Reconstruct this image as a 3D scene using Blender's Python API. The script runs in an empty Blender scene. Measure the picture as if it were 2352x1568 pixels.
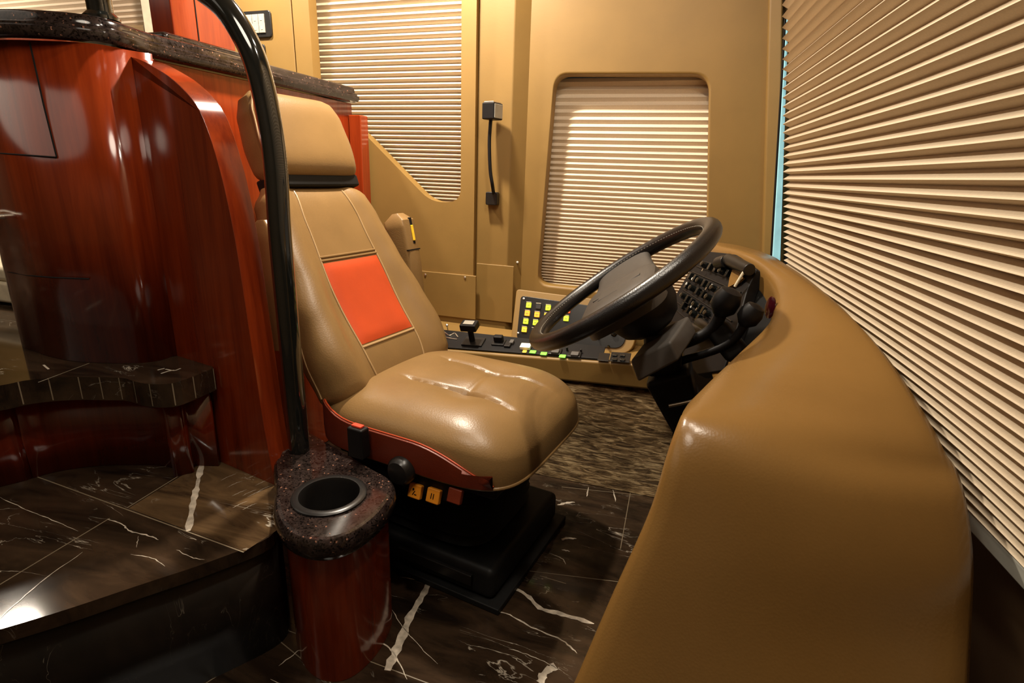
import bpy, bmesh, math, random
from mathutils import Vector, Matrix
random.seed(7)
PI = math.pi
scn = bpy.context.scene
COL = scn.collection
# ------------------------------------------------------------------ camera
F = 1250.0
PIT, YAW, ROL = math.radians(17.1), math.radians(17.6), math.radians(2.0)
CP = Vector((0, 0, 1.0))
fh = Vector((-math.sin(YAW), math.cos(YAW), 0)); r0 = Vector((math.cos(YAW), math.sin(YAW), 0)); zz = Vector((0, 0, 1))
fw = fh*math.cos(PIT) - zz*math.sin(PIT); u0 = fh*math.sin(PIT) + zz*math.cos(PIT)
RT = r0*math.cos(ROL) + u0*math.sin(ROL); UP = u0*math.cos(ROL) - r0*math.sin(ROL)
cd = bpy.data.cameras.new('camera'); cam = bpy.data.objects.new('camera', cd); COL.objects.link(cam)
M = Matrix((RT, UP, -fw)).transposed().to_4x4(); M.translation = CP
cam.matrix_world = M
cd.sensor_width = 36; cd.lens = F/2352*36; cd.clip_start = .02
scn.camera = cam


def ray(x, y): return fw + RT*((x-1176)/F) - UP*((y-784)/F)
# points of the place measured off a known plane
def oy(x, y, Y): d = ray(x, y); return CP + d*(Y/d.y)
def oz(x, y, Z): d = ray(x, y); return CP + d*((Z-CP.z)/d.z)
def ox(x, y, X): d = ray(x, y); return CP + d*(X/d.x)
def opl(x, y, p, n): d = ray(x, y); return CP + d*((p-CP).dot(n)/d.dot(n))

# ------------------------------------------------------------------ materials
def newmat(name):
    m = bpy.data.materials.new(name); m.use_nodes = True
    nt = m.node_tree; b = nt.nodes['Principled BSDF']
    return m, nt, b
def N(nt, t, **kw):
    n = nt.nodes.new(t)
    for k, v in kw.items():
        if k.startswith('i_'): n.inputs[int(k[2:]) if k[2:].isdigit() else k[2:]].default_value = v
        else: setattr(n, k, v)
    return n
def ramp(nt, src, stops, interp='LINEAR'):
    r = N(nt, 'ShaderNodeValToRGB'); r.color_ramp.interpolation = interp
    e = r.color_ramp.elements
    while len(e) > 1: e.remove(e[-1])
    e[0].position, e[0].color = stops[0][0], (*stops[0][1], 1)
    for p, c in stops[1:]:
        q = e.new(p); q.color = (*c, 1)
    nt.links.new(src, r.inputs[0]); return r
def coord(nt, scale=(1, 1, 1), rot=(0, 0, 0)):
    t = N(nt, 'ShaderNodeTexCoord'); mp = N(nt, 'ShaderNodeMapping')
    mp.inputs['Scale'].default_value = scale; mp.inputs['Rotation'].default_value = rot
    nt.links.new(t.outputs['Object'], mp.inputs[0]); return mp.outputs[0]
def noise(nt, v, scale, detail=4, rough=.5, dist=0):
    n = N(nt, 'ShaderNodeTexNoise'); n.inputs['Scale'].default_value = scale; n.inputs['Detail'].default_value = detail
    n.inputs['Roughness'].default_value = rough; n.inputs['Distortion'].default_value = dist
    nt.links.new(v, n.inputs['Vector']); return n
def bump(nt, b, h, strength, dist=.002):
    q = N(nt, 'ShaderNodeBump'); q.inputs['Strength'].default_value = strength; q.inputs['Distance'].default_value = dist
    nt.links.new(h, q.inputs['Height']); nt.links.new(q.outputs[0], b.inputs['Normal'])

def mat_plain(name, col, rough=.5, metal=0, coat=0, emit=0, vary=.12, scale=30, spec=.5):
    m, nt, b = newmat(name)
    v = coord(nt); n = noise(nt, v, scale, 3)
    r = ramp(nt, n.outputs[0], [(.3, tuple(c*(1-vary) for c in col)), (.7, tuple(min(1, c*(1+vary)) for c in col))])
    nt.links.new(r.outputs[0], b.inputs['Base Color'])
    b.inputs['Roughness'].default_value = rough; b.inputs['Metallic'].default_value = metal
    b.inputs['Specular IOR Level'].default_value = spec
    if coat: b.inputs['Coat Weight'].default_value = coat; b.inputs['Coat Roughness'].default_value = .05
    if emit:
        nt.links.new(r.outputs[0], b.inputs['Emission Color']); b.inputs['Emission Strength'].default_value = emit
    return m
def mat_leather(name, col, rough=.42, bs=.25, scale=260, vary=.08, spec=.5):
    m, nt, b = newmat(name); v = coord(nt)
    n = noise(nt, v, 9, 3)
    r = ramp(nt, n.outputs[0], [(.3, tuple(c*(1-vary) for c in col)), (.7, tuple(c*(1+vary) for c in col))])
    nt.links.new(r.outputs[0], b.inputs['Base Color'])
    vo = N(nt, 'ShaderNodeTexVoronoi'); vo.inputs['Scale'].default_value = scale; nt.links.new(v, vo.inputs['Vector'])
    bump(nt, b, vo.outputs['Distance'], bs, .0006)
    b.inputs['Roughness'].default_value = rough; b.inputs['Specular IOR Level'].default_value = spec
    return m
def mat_wood(name, a, c, rough=.16, coat=.6):
    m, nt, b = newmat(name)
    v = coord(nt, (14, 14, 1.3)); n = noise(nt, v, 1.4, 6, .6, .6)
    v2 = coord(nt, (90, 90, 3)); n2 = noise(nt, v2, 1.6, 3, .6)
    mx = N(nt, 'ShaderNodeMath', operation='MULTIPLY_ADD'); mx.inputs[1].default_value = .3
    nt.links.new(n2.outputs[0], mx.inputs[0]); nt.links.new(n.outputs[0], mx.inputs[2])
    r = ramp(nt, mx.outputs[0], [(.45, a), (.85, c)])
    nt.links.new(r.outputs[0], b.inputs['Base Color'])
    b.inputs['Roughness'].default_value = rough
    b.inputs['Coat Weight'].default_value = coat; b.inputs['Coat Roughness'].default_value = .12
    return m
def mat_marble(name, lo, hi, vein=(.55, .48, .38), rot=0.5, k=1.0, rough=.09):
    m, nt, b = newmat(name)
    v = coord(nt, (1, 1, 1), (0, 0, rot))
    vs = coord(nt, (1.2, 4.5, 2), (0, 0, rot))
    n1 = noise(nt, vs, 3.2, 8, .62, .8)
    r1 = ramp(nt, n1.outputs[0], [(.35, lo), (.62, hi), (.78, tuple(c*1.7 for c in hi))])
    # fine pale veins: the zero line of a distorted noise, kept only in patches
    nv = noise(nt, vs, 2.3, 5, .55, 1.5)
    s = N(nt, 'ShaderNodeMath', operation='SUBTRACT'); s.inputs[1].default_value = .5; nt.links.new(nv.outputs[0], s.inputs[0])
    ab = N(nt, 'ShaderNodeMath', operation='ABSOLUTE'); nt.links.new(s.outputs[0], ab.inputs[0])
    rv = ramp(nt, ab.outputs[0], [(0, (1, 1, 1)), (.0035*k, (.7, .7, .7)), (.010*k, (0, 0, 0))])
    mk = noise(nt, v, 6, 3); rm = ramp(nt, mk.outputs[0], [(.50, (0, 0, 0)), (.66, (1, 1, 1))])
    mu = N(nt, 'ShaderNodeMath', operation='MULTIPLY'); nt.links.new(rv.outputs[0], mu.inputs[0]); nt.links.new(rm.outputs[0], mu.inputs[1])
    mx = N(nt, 'ShaderNodeMix', data_type='RGBA'); nt.links.new(mu.outputs[0], mx.inputs['Factor'])
    nt.links.new(r1.outputs[0], mx.inputs['A']); mx.inputs['B'].default_value = (*vein, 1)
    nt.links.new(mx.outputs['Result'], b.inputs['Base Color'])
    b.inputs['Roughness'].default_value = rough
    return m
def mat_granite(name, base, rough=.12):
    m, nt, b = newmat(name); v = coord(nt)
    vo = N(nt, 'ShaderNodeTexVoronoi'); vo.inputs['Scale'].default_value = 330; nt.links.new(v, vo.inputs['Vector'])
    sx = N(nt, 'ShaderNodeSeparateColor'); nt.links.new(vo.outputs['Color'], sx.inputs[0])
    d = tuple(c*.25 for c in base)
    r = ramp(nt, sx.outputs[0], [(0, d), (.22, base), (.75, tuple(c*1.25 for c in base)), (.95, tuple(c*1.6 for c in base)), (.988, (.30, .14, .09))], 'CONSTANT')
    n = noise(nt, v, 40, 4); r2 = ramp(nt, n.outputs[0], [(.35, (.45, .45, .45)), (.65, (1.2, 1.2, 1.2))])
    mx = N(nt, 'ShaderNodeMix', data_type='RGBA', blend_type='MULTIPLY'); mx.inputs['Factor'].default_value = 1
    nt.links.new(r.outputs[0], mx.inputs['A']); nt.links.new(r2.outputs[0], mx.inputs['B'])
    nt.links.new(mx.outputs['Result'], b.inputs['Base Color']); b.inputs['Roughness'].default_value = rough
    return m
def mat_carpet(name):
    m, nt, b = newmat(name)
    v = coord(nt, (6, 6, 36)); n = noise(nt, v, 3.0, 5, .65, .8)
    v2 = coord(nt, (2, 2, 3)); n2 = noise(nt, v2, 4, 3)
    r = ramp(nt, n.outputs[0], [(.38, (.12, .072, .030)), (.50, (.42, .27, .12)), (.62, (.95, .70, .37))])
    r2 = ramp(nt, n2.outputs[0], [(.3, (.8, .8, .8)), (.7, (1.35, 1.35, 1.35))])
    mx = N(nt, 'ShaderNodeMix', data_type='RGBA', blend_type='MULTIPLY'); mx.inputs['Factor'].default_value = 1
    nt.links.new(r.outputs[0], mx.inputs['A']); nt.links.new(r2.outputs[0], mx.inputs['B'])
    nt.links.new(mx.outputs['Result'], b.inputs['Base Color']); b.inputs['Roughness'].default_value = .8
    bump(nt, b, n.outputs[0], .9, .006); return m
def mat_fabric(name, col, trans=.0):
    m, nt, b = newmat(name)
    v = coord(nt, (60, 60, 60)); n = noise(nt, v, 6, 3)
    r = ramp(nt, n.outputs[0], [(.3, tuple(c*.95 for c in col)), (.7, tuple(min(1, c*1.05) for c in col))])
    nt.links.new(r.outputs[0], b.inputs['Base Color']); b.inputs['Roughness'].default_value = .85
    b.inputs['Specular IOR Level'].default_value = .1
    return m
def mat_glass(name):
    m, nt, b = newmat(name); b.inputs['Base Color'].default_value = (.75, .9, .92, 1)
    b.inputs['Transmission Weight'].default_value = 1; b.inputs['Roughness'].default_value = .0; b.inputs['IOR'].default_value = 1.1
    return m

TAN = mat_leather('tan_leather', (.225, .130, .047), .36)
TANV = mat_leather('tan_wall_vinyl', (.250, .144, .037), .50, .10, 180, .05)
DASHV = mat_leather('tan_dash_vinyl', (.200, .104, .027), .27, .12, 300, .05)
ORA = mat_leather('orange_red_leather', (.47, .056, .012), .40, .2)
REDL = mat_leather('brick_red_leather', (.175, .025, .008), .40, .2)
WOOD = mat_wood('cherry_wood', (.115, .012, .003), (.26, .034, .006))
WOODO = mat_wood('bright_cherry_wood', (.19, .019, .004), (.33, .044, .008))
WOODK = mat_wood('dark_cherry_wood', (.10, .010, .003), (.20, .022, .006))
MARB = mat_marble('brown_marble', (.011, .007, .0045), (.046, .027, .015), k=.5)
MARBL = mat_marble('light_brown_marble', (.035, .020, .010), (.13, .078, .036), rot=.9, k=.8)
VEIN = mat_plain('pale_marble_vein', (.52, .45, .36), .15, vary=.35, scale=60)
GROUT = mat_plain('tan_grout_line', (.20, .155, .10), .4)
GRAN = mat_granite('brown_granite', (.027, .018, .0155))
BLKG = mat_plain('gloss_black_lacquer', (.008, .009, .008), .10, coat=1)
BLKP = mat_plain('black_plastic', (.007, .006, .006), .48, spec=.28)
BLKS = mat_plain('satin_black_plastic', (.013, .0115, .0105), .30)
BLKR = mat_plain('black_rubber', (.006, .0055, .005), .6, spec=.25)
GRYP = mat_plain('charcoal_plastic', (.095, .085, .075), .55)
WHEELM = mat_leather('black_wheel_leather', (.010, .0085, .008), .30, .3, 500)
HUBM = mat_leather('grey_brown_hub_vinyl', (.048, .040, .032), .5, .2, 400)
CARP = mat_carpet('ribbed_brown_wall_carpet')
BLIND_SHADED = mat_fabric('shaded_cream_fabric', (.58, .475, .34))  # cream fabric darkened: shade on the pleats is put into the colour
BLIND = mat_fabric('cream_pleated_fabric', (.76, .63, .47))
CHRO = mat_plain('brushed_nickel', (.74, .68, .57), .38, metal=1)
WHT = mat_plain('white_plastic', (.82, .79, .72), .4)
CREAM = mat_plain('cream_paint', (.80, .70, .50), .45)
ORSW = mat_plain('orange_switch_plastic', (.85, .30, .02), .4)
YEL = mat_plain('yellow_plastic', (.90, .58, .03), .4)
REDB = mat_plain('red_button_plastic', (.85, .08, .04), .35)
K_YG = mat_plain('lit_yellow_green_key', (.62, .80, .04), .4, emit=.75)
K_OR = mat_plain('lit_orange_key', (1.0, .36, .03), .4, emit=1.1)
K_YE = mat_plain('lit_amber_key', (.95, .62, .04), .4, emit=.8)
K_RE = mat_plain('lit_red_key', (1.0, .10, .02), .4, emit=1.0)
K_GR = mat_plain('lit_green_key', (.25, .75, .08), .4, emit=.45)
K_DK = mat_plain('unlit_key', (.035, .032, .032), .35)
NAVY = mat_plain('navy_glass_band', (.012, .018, .045), .2)
CYAN = mat_plain('painted_daylight', (.30, .58, .62), .45, emit=.75)  # emission paints in the daylight of the windshield gap
GLASS = mat_glass('window_glass')
DKBR = mat_leather('dark_brown_vinyl', (.07, .04, .018), .5, .1)
PIPE = mat_leather('tan_piping', (.40, .26, .12), .4)
CEIL = mat_plain('pale_ceiling_vinyl', (.30, .22, .13), .6)
SIDE = mat_plain('dim_side_panel', (.12, .075, .035), .5)
RAILM = mat_plain('pale_grey_rail', (.44, .43, .37), .45)
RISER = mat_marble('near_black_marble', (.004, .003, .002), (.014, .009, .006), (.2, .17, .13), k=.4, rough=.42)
DARKM = mat_plain('dull_black_metal', (.012, .012, .012), .5, spec=.3)
MIRR = mat_plain('pale_sticker', (.38, .35, .29), .4)

# ------------------------------------------------------------------ object helpers
WL = {}
def tag(o, label=None, cat=None, group=None, kind=None):
    if label: o['label'] = label
    if cat: o['category'] = cat
    if group: o['group'] = group
    if kind: o['kind'] = kind
    return o
def empty(name, loc, label, cat, group=None):
    o = bpy.data.objects.new(name, None); COL.objects.link(o); o.location = loc; o.empty_display_size = .05
    WL[o.name] = Vector(loc); return tag(o, label, cat, group)
def mesh(name, V, Fc, mats, parent=None, smooth=True, sub=0, bev=0, mi=None, sol=0, auto=True, bseg=2):
    V = [Vector(v) for v in V]
    lo = Vector((min(v[i] for v in V) for i in range(3))); hi = Vector((max(v[i] for v in V) for i in range(3)))
    c = Vector(((lo.x+hi.x)/2, (lo.y+hi.y)/2, lo.z))
    me = bpy.data.meshes.new(name); me.from_pydata([v-c for v in V], [], Fc)
    if not isinstance(mats, (list, tuple)): mats = [mats]
    for m in mats: me.materials.append(m)
    if mi: me.polygons.foreach_set('material_index', mi)
    bm = bmesh.new(); bm.from_mesh(me); bmesh.ops.recalc_face_normals(bm, faces=bm.faces); bm.to_mesh(me); bm.free()
    if smooth:
        me.polygons.foreach_set('use_smooth', [True]*len(me.polygons))
        if auto: me.set_sharp_from_angle(angle=math.radians(40))
    o = bpy.data.objects.new(name, me); COL.objects.link(o)
    WL[o.name] = c
    if parent: o.parent = parent; o.location = c - WL[parent.name]
    else: o.location = c
    if bev:
        b = o.modifiers.new('bevel', 'BEVEL'); b.width = bev; b.segments = bseg; b.limit_method = 'ANGLE'; b.angle_limit = math.radians(35); b.harden_normals = smooth
    if sub:
        s = o.modifiers.new('subsurf', 'SUBSURF'); s.levels = sub; s.render_levels = sub
    if sol:
        s = o.modifiers.new('solidify', 'SOLIDIFY'); s.thickness = sol; s.offset = 0
    return o
class MB:
    def __init__(s): s.V = []; s.F = []; s.mi = []; s.m = 0
    def add(s, V, Fc):
        k = len(s.V); s.V += [Vector(v) for v in V]; s.F += [[i+k for i in f] for f in Fc]; s.mi += [s.m]*len(Fc); return s
    def box(s, c, size, ax=None):
        c = Vector(c); a = ax or (Vector((1, 0, 0)), Vector((0, 1, 0)), Vector((0, 0, 1)))
        h = [x/2 for x in size]; V = []
        for i in (-1, 1):
            for j in (-1, 1):
                for k in (-1, 1): V.append(c + a[0]*(h[0]*i) + a[1]*(h[1]*j) + a[2]*(h[2]*k))
        return s.add(V, [(0, 1, 3, 2), (4, 6, 7, 5), (0, 4, 5, 1), (2, 3, 7, 6), (0, 2, 6, 4), (1, 5, 7, 3)])
    def loft(s, rings, cap=True, closed=True):
        n = len(rings[0]); V = [p for r in rings for p in r]; Fc = []
        for i in range(len(rings)-1):
            for j in range(n if closed else n-1):
                a, b = i*n+j, i*n+(j+1) % n; Fc.append((a, b, b+n, a+n))
        if cap and closed:
            Fc.append(list(range(n))[::-1]); Fc.append([(len(rings)-1)*n+j for j in range(n)])
        return s.add(V, Fc)
    def prism(s, poly, d):
        d = Vector(d); return s.loft([[Vector(p) for p in poly], [Vector(p)+d for p in poly]])
    def tube(s, pts, r, n=12, cap=True):
        pts = [Vector(p) for p in pts]; rings = []; rad = r if isinstance(r, (list, tuple)) else [r]*len(pts)
        up = None
        for i, p in enumerate(pts):
            t = (pts[min(i+1, len(pts)-1)]-pts[max(i-1, 0)]).normalized()
            if up is None:
                up = Vector((0, 0, 1)) if abs(t.z) < .9 else Vector((1, 0, 0))
            sd = t.cross(up).normalized(); up = sd.cross(t).normalized()
            rings.append([p + (sd*math.cos(2*PI*k/n)+up*math.sin(2*PI*k/n))*rad[i] for k in range(n)])
        return s.loft(rings, cap)
    def lathe(s, prof, c, axis=(0, 0, 1), n=28, cap=True):
        c = Vector(c); a = Vector(axis).normalized(); e = a.orthogonal().normalized(); g = a.cross(e)
        return s.loft([[c + a*h + (e*math.cos(2*PI*k/n)+g*math.sin(2*PI*k/n))*r for k in range(n)] for r, h in prof], cap)
    def ribbon(s, pts, w, nrm, up=.0003):
        pts = [Vector(p) for p in pts]; nrm = Vector(nrm); L = []
        for i, p in enumerate(pts):
            t = (pts[min(i+1, len(pts)-1)]-pts[max(i-1, 0)]).normalized(); sd = t.cross(nrm).normalized()
            ww = (w[i] if isinstance(w, (list, tuple)) else w)/2
            L += [p+sd*ww+nrm*up, p-sd*ww+nrm*up]
        return s.add(L, [(2*i, 2*i+1, 2*i+3, 2*i+2) for i in range(len(pts)-1)])
    def obj(s, name, mats, parent=None, **k): return mesh(name, s.V, s.F, mats, parent, mi=s.mi, **k)
def spline(P, n=8):
    P = [Vector(p) for p in P]; out = []
    Q = [P[0]*2-P[1]] + P + [P[-1]*2-P[-2]]
    for i in range(1, len(Q)-2):
        a, b, c, d = Q[i-1:i+3]
        for k in range(n):
            t = k/n
            out.append(.5*((2*b) + (c-a)*t + (2*a-5*b+4*c-d)*t*t + (3*b-a-3*c+d)*t**3))
    out.append(P[-1]); return out
def plate(outer, holes, d, name, mat, parent=None, bev=0):
    """flat panel with openings; outer / holes are 3-D loops in one plane, d the thickness vector"""
    bm = bmesh.new(); es = []
    for loop in [outer]+holes:
        vs = [bm.verts.new(p) for p in loop]
        es += [bm.edges.new((vs[i], vs[(i+1) % len(vs)])) for i in range(len(vs))]
    bmesh.ops.triangle_fill(bm, edges=es, use_beauty=True)
    r = bmesh.ops.extrude_face_region(bm, geom=list(bm.faces))
    bmesh.ops.translate(bm, verts=[v for v in r['geom'] if isinstance(v, bmesh.types.BMVert)], vec=d)
    bm.verts.index_update()
    V = [v.co.copy() for v in bm.verts]; Fc = [[v.index for v in f.verts] for f in bm.faces]; bm.free()
    return mesh(name, V, Fc, mat, parent, smooth=True, bev=bev)
def rrect(cx, cy, w, h, r, n=6):
    out = []
    for (sx, sy, a0) in ((1, 1, 0), (-1, 1, 90), (-1, -1, 180), (1, -1, 270)):
        for k in range(n+1):
            a = math.radians(a0+90*k/n); out.append((cx+sx*(w/2-r)+r*math.cos(a), cy+sy*(h/2-r)+r*math.sin(a)))
    return out
def roundpoly(P, rad, n=6):
    """round the corners of a 3-D polygon"""
    P = [Vector(p) for p in P]; out = []; m = len(P)
    for i in range(m):
        a, b, c = P[i-1], P[i], P[(i+1) % m]; r = rad[i] if isinstance(rad, (list, tuple)) else rad
        u = (a-b); v = (c-b); k = min(r, u.length*.48, v.length*.48)
        if k < 1e-5: out.append(b); continue
        p, q = b+u.normalized()*k, b+v.normalized()*k
        for j in range(n+1):
            t = j/n; out.append(p*(1-t)**2 + b*2*t*(1-t) + q*t*t)
    return out
def struct(o): o['kind'] = 'structure'; return o

# ================================================================== SETTING
WY, PY, DY = 1.87, 1.895, 1.935        # faces of the wall panel, pillar and window panel
TOP = 1.98
# --- floor
b = MB()
b.add([(-4.3, -.95, 0), (.6, -.95, 0), (.6, 2.0, 0), (-4.3, 2.0, 0)], [(0, 1, 2, 3)])
def fl(pts): return [oz(x, y, 0) for x, y in pts]
up = (0, 0, 1)
b.m = 1   # tile joints
def joint(a, c, w=.0022, Z=0): b.ribbon([oz(*a, Z), oz(*c, Z)], w, up)
joint((540, 1402), (880, 1530)); joint((880, 1530), (1000, 1575)); joint((1000, 1285), (1440, 1338)); joint((440, 1590), (664, 1445))
joint((1290, 1118), (1500, 1140)); joint((1448, 1130), (1425, 1260)); joint((640, 1470), (760, 1568)); joint((1240, 1322), (1300, 1340))
b.m = 2   # pale veins that run through the tiles
def vein(pts, w, Z=0, jit=.0012):
    P = spline([oz(x, y, Z) for x, y in pts], 6)
    W = [w*(1 if w > .008 else .6)*random.uniform(.6, 1.2)*(1 if w > .015 else min(1, .25+.4*min(i, len(P)-1-i))) for i in range(len(P))]
    P = [p + Vector((random.uniform(-jit, jit), random.uniform(-jit, jit), 0)) for p in P]
    b.ribbon(P, W, up, .0005)
vein([(1006, 1284), (980, 1350), (945, 1410), (920, 1470), (888, 1540)], .020, 0, .0015)
vein([(1132, 1334), (1200, 1360), (1240, 1395), (1290, 1410), (1365, 1432)], .012)
vein([(1115, 1400), (1170, 1412), (1220, 1440), (1290, 1470), (1325, 1500)], .006)
vein([(412, 1568), (480, 1528), (545, 1470), (605, 1425)], .009)
vein([(440, 1568), (500, 1535), (560, 1475)], .004)
vein([(592, 1352), (620, 1345), (655, 1342)], .010)
vein([(920, 1325), (985, 1338), (1030, 1355), (1060, 1360)], .004)
vein([(900, 1400), (925, 1440), (960, 1480), (1005, 1525)], .003)
vein([(870, 1470), (905, 1500), (935, 1560)], .005)
vein([(1280, 1160), (1300, 1155), (1320, 1153)], .009); vein([(1290, 1240), (1300, 1236), (1325, 1237)], .009)
vein([(1290, 1262), (1310, 1266)], .008); vein([(1352, 1118), (1348, 1140)], .008); vein([(1408, 1125), (1414, 1152)], .006)
vein([(1262, 1270), (1290, 1282), (1300, 1296)], .004); vein([(1240, 1568), (1252, 1545), (1275, 1530)], .018)
vein([(1170, 1490), (1230, 1510), (1290, 1540)], .003)
vein([(640, 1530), (690, 1490)], .004); vein([(620, 1560), (680, 1585)], .003)
floor = struct(b.obj('floor', [MARB, GROUT, VEIN], smooth=False))
# --- ceiling and the walls out of view
struct(MB().box((-1.8, .5, TOP+.02), (5.2, 3.1, .04)).obj('ceiling', CEIL, smooth=False))
struct(MB().box((-4.3, .5, .98), (.05, 3.1, 2.0)).obj('wall_rear', SIDE, smooth=False))
struct(MB().box((-1.8, -.92, .98), (5.2, .04, 2.0)).obj('wall_right', SIDE, smooth=False))

# --- driver-side wall: rear panel, window panel, pillar, driver window panel
XA = oy(674, 75, WY).x; XB = oy(1090, 400, WY).x; XC = oy(1190, 400, PY).x + .0; XD = oy(1208, 300, DY).x; XE = oy(1757, 300, DY).x
def rect(x0, x1, z0, z1, Y): return [Vector((x0, Y, z0)), Vector((x1, Y, z0)), Vector((x1, Y, z1)), Vector((x0, Y, z1))]
# rear panel with the far window
f0, f1, f2 = oy(-60, 60, WY).x, oy(332, 30, WY).x, oy(332, 57, WY).z
hole = roundpoly(rect(f0, f1, f2, 1.90, WY), .02)
wr = struct(plate(rect(-4.3, XA-.003, .0, TOP, WY), [hole], (0, .05, 0), 'wall_left', TANV, bev=.004))
# window panel
w1 = [oy(702, -40, WY), oy(1060, -40, WY), oy(1058, 462, WY), oy(992, 466, WY), oy(838, 308, WY)]
w1[0] = Vector((oy(712, 60, WY).x, WY, 1.75)); w1[1] = Vector((w1[1].x, WY, 1.75))
w1.insert(5, Vector((w1[0].x, WY, oy(838, 308, WY).z + .13)))
hole1 = roundpoly(w1, [.05, .05, .045, .06, .02, .02])
wall_b = struct(plate(rect(XA+.003, XB, 0, TOP, WY), [hole1], (0, .045, 0), 'wall_left', TANV, bev=.006))
# pillar
b = MB(); b.prism([(XB, WY+.02, 0), (XB+.015, PY, 0), (XC-.03, PY, 0), (XC+.035, DY+.02, 0), (XB, DY+.02, 0)], (0, 0, TOP))
struct(b.obj('wall_left', TANV, bev=.004))
# recess cover at the foot of the pillar
zt = oy(1130, 602, PY-.01).z; zb = oy(1130, 738, PY-.01).z
x0, x1 = oy(1094, 700, PY-.012).x, oy(1172, 700, PY-.012).x
# driver window panel
wc = [oy(1274, 172, DY), oy(1629, 172, DY), oy(1620, 694, DY), oy(1234, 652, DY)]
hole2 = roundpoly(wc, [.05, .05, .05, .05], 8)
wall_d = struct(plate(rect(XD-.02, XE+.12, 0, TOP, DY), [hole2], (0, .05, 0), 'wall_left', TANV, bev=.010))
# front post of the wall
b = MB(); pz = [oy(1750, 610, DY-.02), oy(1790, 610, 1.90), oy(1800, 0, 1.90), oy(1766, 0, DY-.02)]
lo = Vector((pz[0].x, pz[0].y, 0)); hi = Vector((pz[1].x, pz[1].y, 0))
P4 = [pz[0]+(pz[0]-pz[3])*1.0, pz[1]+(pz[1]-pz[2])*1.0, pz[2]+(pz[2]-pz[1])*.7, pz[3]+(pz[3]-pz[0])*.7]
b.prism(P4, (.0, .06, 0)); struct(b.obj('trim_1', TANV, bev=.008))
# front lower wall
struct(MB().add([(.455, -.9, 0), (.455, 1.95, 0), (.425, 1.95, .60), (.425, -.9, .60)], [(0, 1, 2, 3)]).obj('wall_front', DKBR, smooth=False, sol=.01))
struct(MB().box((.36, .5, 1.87), (.34, 2.9, .2)).obj('wall_front', TANV, smooth=False))

# --- window panes (behind the blinds)
for nm, (xa, xb, za, zb_, Y) in dict(window_1=(w1[0].x-.03, XB-.02, .85, 1.8, WY+.10), window_2=(hole2[0].x-.12, hole2[0].x+.70, .58, 1.34, DY+.10), window_4=(f0-.05, f1+.05, 1.3, 1.93, WY+.10)).items():
    fr = struct(plate(rect(xa-.03, xb+.03, za-.03, zb_+.03, Y-.012), [rect(xa, xb, za, zb_, Y-.012)], (0, .02, 0), nm, BLKR))
    MB().box(((xa+xb)/2, Y, (za+zb_)/2), (xb-xa, .005, zb_-za)).obj('glass', GLASS, fr, smooth=False)

# --- pleated blinds
def pleat(name, o, e, dn, nr, width, length, p0, p1, label, cat='blind', rail=True, group=None, ang=31, fab=None):
    """o = top corner, e = along the pleats, dn = down, nr = into the room; pitch runs p0 (top) to p1 (foot)"""
    t = empty(name, o+dn*length, label, cat, group)
    V = []; y = 0; sgn = 0; rows = 0; hw = p0*.5/math.cos(math.radians(ang))
    while y < length:
        p = p0+(p1-p0)*(y/length); half = p/2; d = math.sqrt(max(1e-8, hw*hw-half*half))
        q = o+dn*y+nr*(d if sgn else 0)
        V += [q, q+e*width]; rows += 1; sgn ^= 1; y += half
    Fc = [(2*i, 2*i+1, 2*i+3, 2*i+2) for i in range(rows-1)]
    mesh('pleated_fabric', V, Fc, fab or BLIND, t, smooth=False, sol=.0006)
    if rail:
        c = o+dn*length+e*(width/2)+nr*.008
        MB().box(c, (width, .022, .02), (e, nr, dn)).obj('bottom_rail', CREAM, t, bev=.003)
    return t
ex = Vector((1, 0, 0)); dz = Vector((0, 0, -1)); ny = Vector((0, -1, 0))
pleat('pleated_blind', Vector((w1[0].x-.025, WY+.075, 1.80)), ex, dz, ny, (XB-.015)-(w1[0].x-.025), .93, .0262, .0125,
      'cream pleated window blind behind the driver seat, in the window with a slanted lower edge', ang=40, fab=BLIND_SHADED)
pleat('pleated_blind', Vector((oy(1230, 400, DY+.07).x-.02, DY+.075, 1.32)), ex, dz, ny, .80, .735, .0255, .0092,
      'cream pleated window blind beyond the steering wheel, in the rounded driver window')
pleat('pleated_blind', Vector((f0-.03, WY+.075, 1.92)), ex, dz, ny, f1-f0+.06, .47, .024, .02,
      'small stretch of cream pleated blind above the dark stone counter edge')
# windshield blind: leans back towards the top and turns with the glass
WB0 = Vector((.292, 1.80, .779))
eY = Vector((.075, -1, 0)).normalized(); dW = (oy(1812, 600, 1.80)-oy(1806, 0, 1.80)).normalized()
nW = Vector((-1, -.075, -.0)).normalized(); nW = (nW - dW*nW.dot(dW)).normalized()
topo = WB0 - dW*1.08
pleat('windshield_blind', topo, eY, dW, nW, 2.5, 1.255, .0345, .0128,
      'wide cream pleated blind covering the windshield above the brown dashboard', rail=False, ang=38, fab=BLIND_SHADED)
wbt = [o for o in COL.objects if o.name.startswith('windshield_blind')][0]
q0 = topo+dW*1.263; 
MB().box(q0+eY*1.25+nW*.005, (2.5, .03, .028), (eY, nW, dW)).obj('bottom_rail', RAILM, wbt, bev=.004)
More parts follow.
